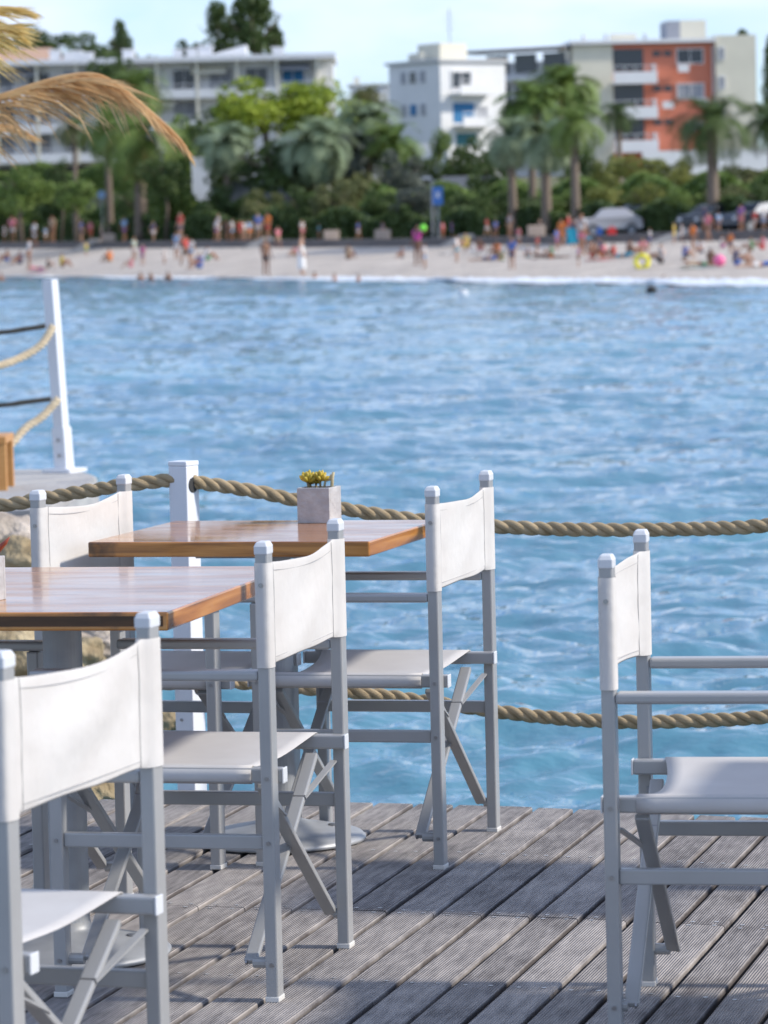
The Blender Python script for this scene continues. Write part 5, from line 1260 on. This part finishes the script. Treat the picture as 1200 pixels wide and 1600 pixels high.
for x, y, dd, lab, h in ((2, 452, 30, 'swimmer\'s head at the left picture edge', 'n'), (220, 444, 14, 'swimmer nearest the leaning white post', 'n'), (236, 444, 15, 'swimmer right of the one nearest the leaning post', 'y'), (263, 441, 11, 'dark haired swimmer, third from the left', 'b'), (492, 437, 5, 'swimmer in front of the long white dress', 'b'), (523, 441, 9, 'tanned swimmer right of the long white dress', 'n'), (560, 443, 12, 'lone swimmer left of the middle of the bay', 'n'), (1037, 436, 4, 'swimmer in the surf at the right', 'b')):
    person(x, y, 46, 'stand', 'none', 'navy', lab, h, 't', water=dd)
# things lying about
def ball(x, y, dd, r_, m, lab, cat, nm, z=None):
    p = on_sand(x, y) if dd is None else at(x, y, dd); z_ = p.z+r_ if z is None else z
    b = MB(); bmx = bmesh.new(); bmesh.ops.create_uvsphere(bmx, u_segments=20, v_segments=12, radius=r_); me = bpy.data.meshes.new(nm); bmx.to_mesh(me); bmx.free(); me.materials.append(m); me.polygons.foreach_set('use_smooth', [True]*len(me.polygons))
    o = bpy.data.objects.new(nm, me); COL.objects.link(o); o.location = (p.x, p.y, z_); return tag(o, lab, cat)
ball(1124, 417, None, .24, cmat('ball_pink', (.85, .16, .35), .4), 'bright pink beach ball on the sand at the right', 'ball', 'beach_ball')
p = at(661, 356, on_sand(653, 416).y-.3); ball(661, 356, p.y, .17, cmat('ball_green', (.20, .75, .05), .4), 'bright green ball held up beside the tall person in magenta', 'ball', 'beach_ball', z=p.z)
ball(724, 461, on(724, 463, WATER).y, .17, M['cap'], 'white buoy floating in the middle of the bay', 'buoy', 'buoy', z=WATER+.05)
ball(1018, 455, on(1018, 458, WATER).y, .17, M['dark'], 'dark round buoy floating at the right of the bay', 'buoy', 'buoy', z=WATER+.07)
p = on_sand(1003, 419); bmx = MB(); ringp = [(.26*math.cos(a*math.pi/10), 0.05*math.sin(a), .26+.26*math.sin(a*math.pi/10)) for a in range(21)]
tag(bmx.tube(ringp, .10, 10).build('swim_ring', cmat('ring_yellow', (.75, .68, .04), .4), smooth=True, loc=p), 'yellow swim ring standing on the sand near the water', 'swim ring')
for x, y, c, lab, nm, w_, h_ in ((898, 392, 'teal', 'bright teal towel hanging in the crowded group', 'towel', .75, .75), (937, 366, 'blue', 'blue bag on the wall left of the red one', 'bag', .3, .42), (956, 362, 'red', 'red bag on the wall below the white car', 'bag', .45, .42), (700, 396, 'white', 'white towel spread at the foot of the middle ramp', 'towel', .9, .14), (758, 398, 'pale', 'pale towel under the person in black', 'towel', 1.2, .10), (945, 407, 'red', 'red towel under the row of sitting people', 'towel', 1.6, .10), (66, 425, 'magenta', 'pink towel under the person lying at the left', 'towel', 1.7, .08), (1098, 419, 'mint', 'greenish towel under the person lying face down at the right', 'towel', 1.7, .08)):
    p = on_sand(x, y) if y > yT(x)+1 else at(x, y, dT(x)+1.6)
    if nm == 'towel' and h_ > .5: m = MB().bar((-.38, 0, .75+.35), (.38, 0, .75+.35), .03, .03)
    else: m = MB()
    if nm == 'bag':
        m.add([(-w_/2, -.15, 0), (w_/2, -.15, 0), (w_/2, .15, 0), (-w_/2, .15, 0), (-w_*.42, -.12, h_*.8), (w_*.42, -.12, h_*.8), (w_*.42, .12, h_*.8), (-w_*.42, .12, h_*.8)], [(3, 2, 1, 0), (4, 5, 6, 7), (0, 1, 5, 4), (1, 2, 6, 5), (2, 3, 7, 6), (3, 0, 4, 7)]); m.tube([(-w_*.2, 0, h_*.78), (-w_*.15, 0, h_), (w_*.15, 0, h_), (w_*.2, 0, h_*.78)], .02, 6)
    else:
        nx, ny = 9, 5; hh = h_ > .5
        V = [(-w_/2+w_*i/(nx-1), (.02*math.sin(i*1.7+j) if hh else -.35+.7*j/(ny-1)), (.35+h_*j/(ny-1) if hh else .03+.02*math.sin(i*1.3+j*2))) for j in range(ny) for i in range(nx)]
        m.add(V, [(j*nx+i, j*nx+i+1, (j+1)*nx+i+1, (j+1)*nx+i) for j in range(ny-1) for i in range(nx-1)])
    o = m.build(nm, cmat(nm+'_'+c, CC[c], .8), loc=(p.x, p.y, p.z if nm != 'bag' else zP(x))); o.modifiers.new('thick', 'SOLIDIFY').thickness = .015
    tag(o, lab, nm)
# ================================================================== thatched parasol with dry palm fronds, mostly beyond the left edge
PDp = 15.5; hub = at(-330, 40, PDp)
par = thing('thatched_parasol', 'palm thatch parasol whose dry golden fronds hang into the top left corner', 'parasol', (hub.x, hub.y, -1.3))
def loc(p): return (Vector(p)-par.location)
def frond(pts, m, leafs, nm='frond', seed=1, off=None):
    r_ = random.Random(seed); P = [Vector(p) for p in pts]; C = []
    Q = [2*P[0]-P[1]]+P+[2*P[-1]-P[-2]]
    for i in range(1, len(Q)-2):
        for k in range(8):
            t = k/8; a, b, c, d = Q[i-1:i+3]; C.append(.5*((2*b)+(c-a)*t+(2*a-5*b+4*c-d)*t*t+(3*b-a-3*c+d)*t**3))
    C.append(P[-1]); mb = MB(); mb.tube(C, [.014*(1-.8*i/len(C))+.002 for i in range(len(C))], 7)
    n = len(C)
    for k in range(leafs):
        f = r_.uniform(.0, 1)**.85; i = min(n-2, int(f*(n-1))); b = C[i].lerp(C[i+1], r_.random()); t = (C[i+1]-C[i]).normalized()
        tip = f > .62
        L = r_.uniform(.18, .38)*(1-.80*max(0, f-.45)/.55); s_ = r_.choice((-1, 1))
        side = Vector((0, 1, 0))*s_*r_.uniform(.05, .55)
        dr = (t*r_.uniform(.8, 1.3)+side+Vector((0, 0, -r_.uniform(.15, .75)*(1 if not tip else .35)))).normalized()
        if r_.random() < .18 and not tip: dr = (t*.7+Vector((0, s_*.3, -1.1))).normalized(); L *= .8
        w_ = r_.uniform(.0025, .0055); up = dr.cross(Vector((r_.uniform(-1, 1), r_.uniform(-1, 1), r_.uniform(-1, 1)))).normalized()
        e = b+dr*L*.55+Vector((0, 0, -.01)); g_ = b+dr*L+Vector((0, 0, -L*r_.uniform(.05, .25)))
        if off: pass
        o = len(mb.v); mb.add([b-up*w_*.5, b+up*w_*.5, e+up*w_, g_, e-up*w_], [(0, 1, 2, 4), (4, 2, 3)])
    o = mb.build(nm, m, par); o.matrix_parent_inverse = Matrix.Translation(-par.location); return o
A1 = [hub, at(-200, 120, PDp), at(-60, 172, PDp), at(0, 152, PDp), at(60, 132, PDp), at(110, 119, PDp), at(150, 118, PDp), at(182, 132, PDp), at(215, 158, PDp), at(250, 188, PDp), at(276, 212, PDp), at(292, 232, PDp)]
frond(A1, M['palm_dry'], 620, seed=3)
A2 = [hub, at(-180, 40, PDp), at(-90, 32, PDp), at(-40, 20, PDp), at(0, 12, PDp), at(40, 14, PDp)]
frond(A2, M['palm_gold'], 330, seed=4)
A3 = [hub, at(-180, 60, PDp-.2), at(-90, 62, PDp-.2), at(-40, 48, PDp-.2), at(0, 40, PDp-.2), at(30, 52, PDp-.2)]
frond(A3, M['palm_gold'], 260, seed=5)
A4 = [hub, at(-180, 150, PDp+.3), at(-110, 190, PDp+.3), at(-60, 196, PDp+.3), at(0, 196, PDp+.3), at(45, 208, PDp+.3)]
frond(A4, M['palm_dry'], 130, seed=6)
for k in range(7):
    a = R(70+35*k); dv_ = Vector((math.cos(a), math.sin(a), 0))
    frond([hub, hub+dv_*.4+Vector((0, 0, -.02)), hub+dv_*.8+Vector((0, 0, -.12)), hub+dv_*1.15+Vector((0, 0, -.35)), hub+dv_*1.35+Vector((0, 0, -.6))], M['palm_dry'], 140, seed=20+k)
mp_ = MB().tube([(0, 0, 0), (.01, 0, 1.8), (0, 0, hub.z+1.3+.05)], [.06, .05, .045], 12).build('pole', M['pole'], par, smooth=True)
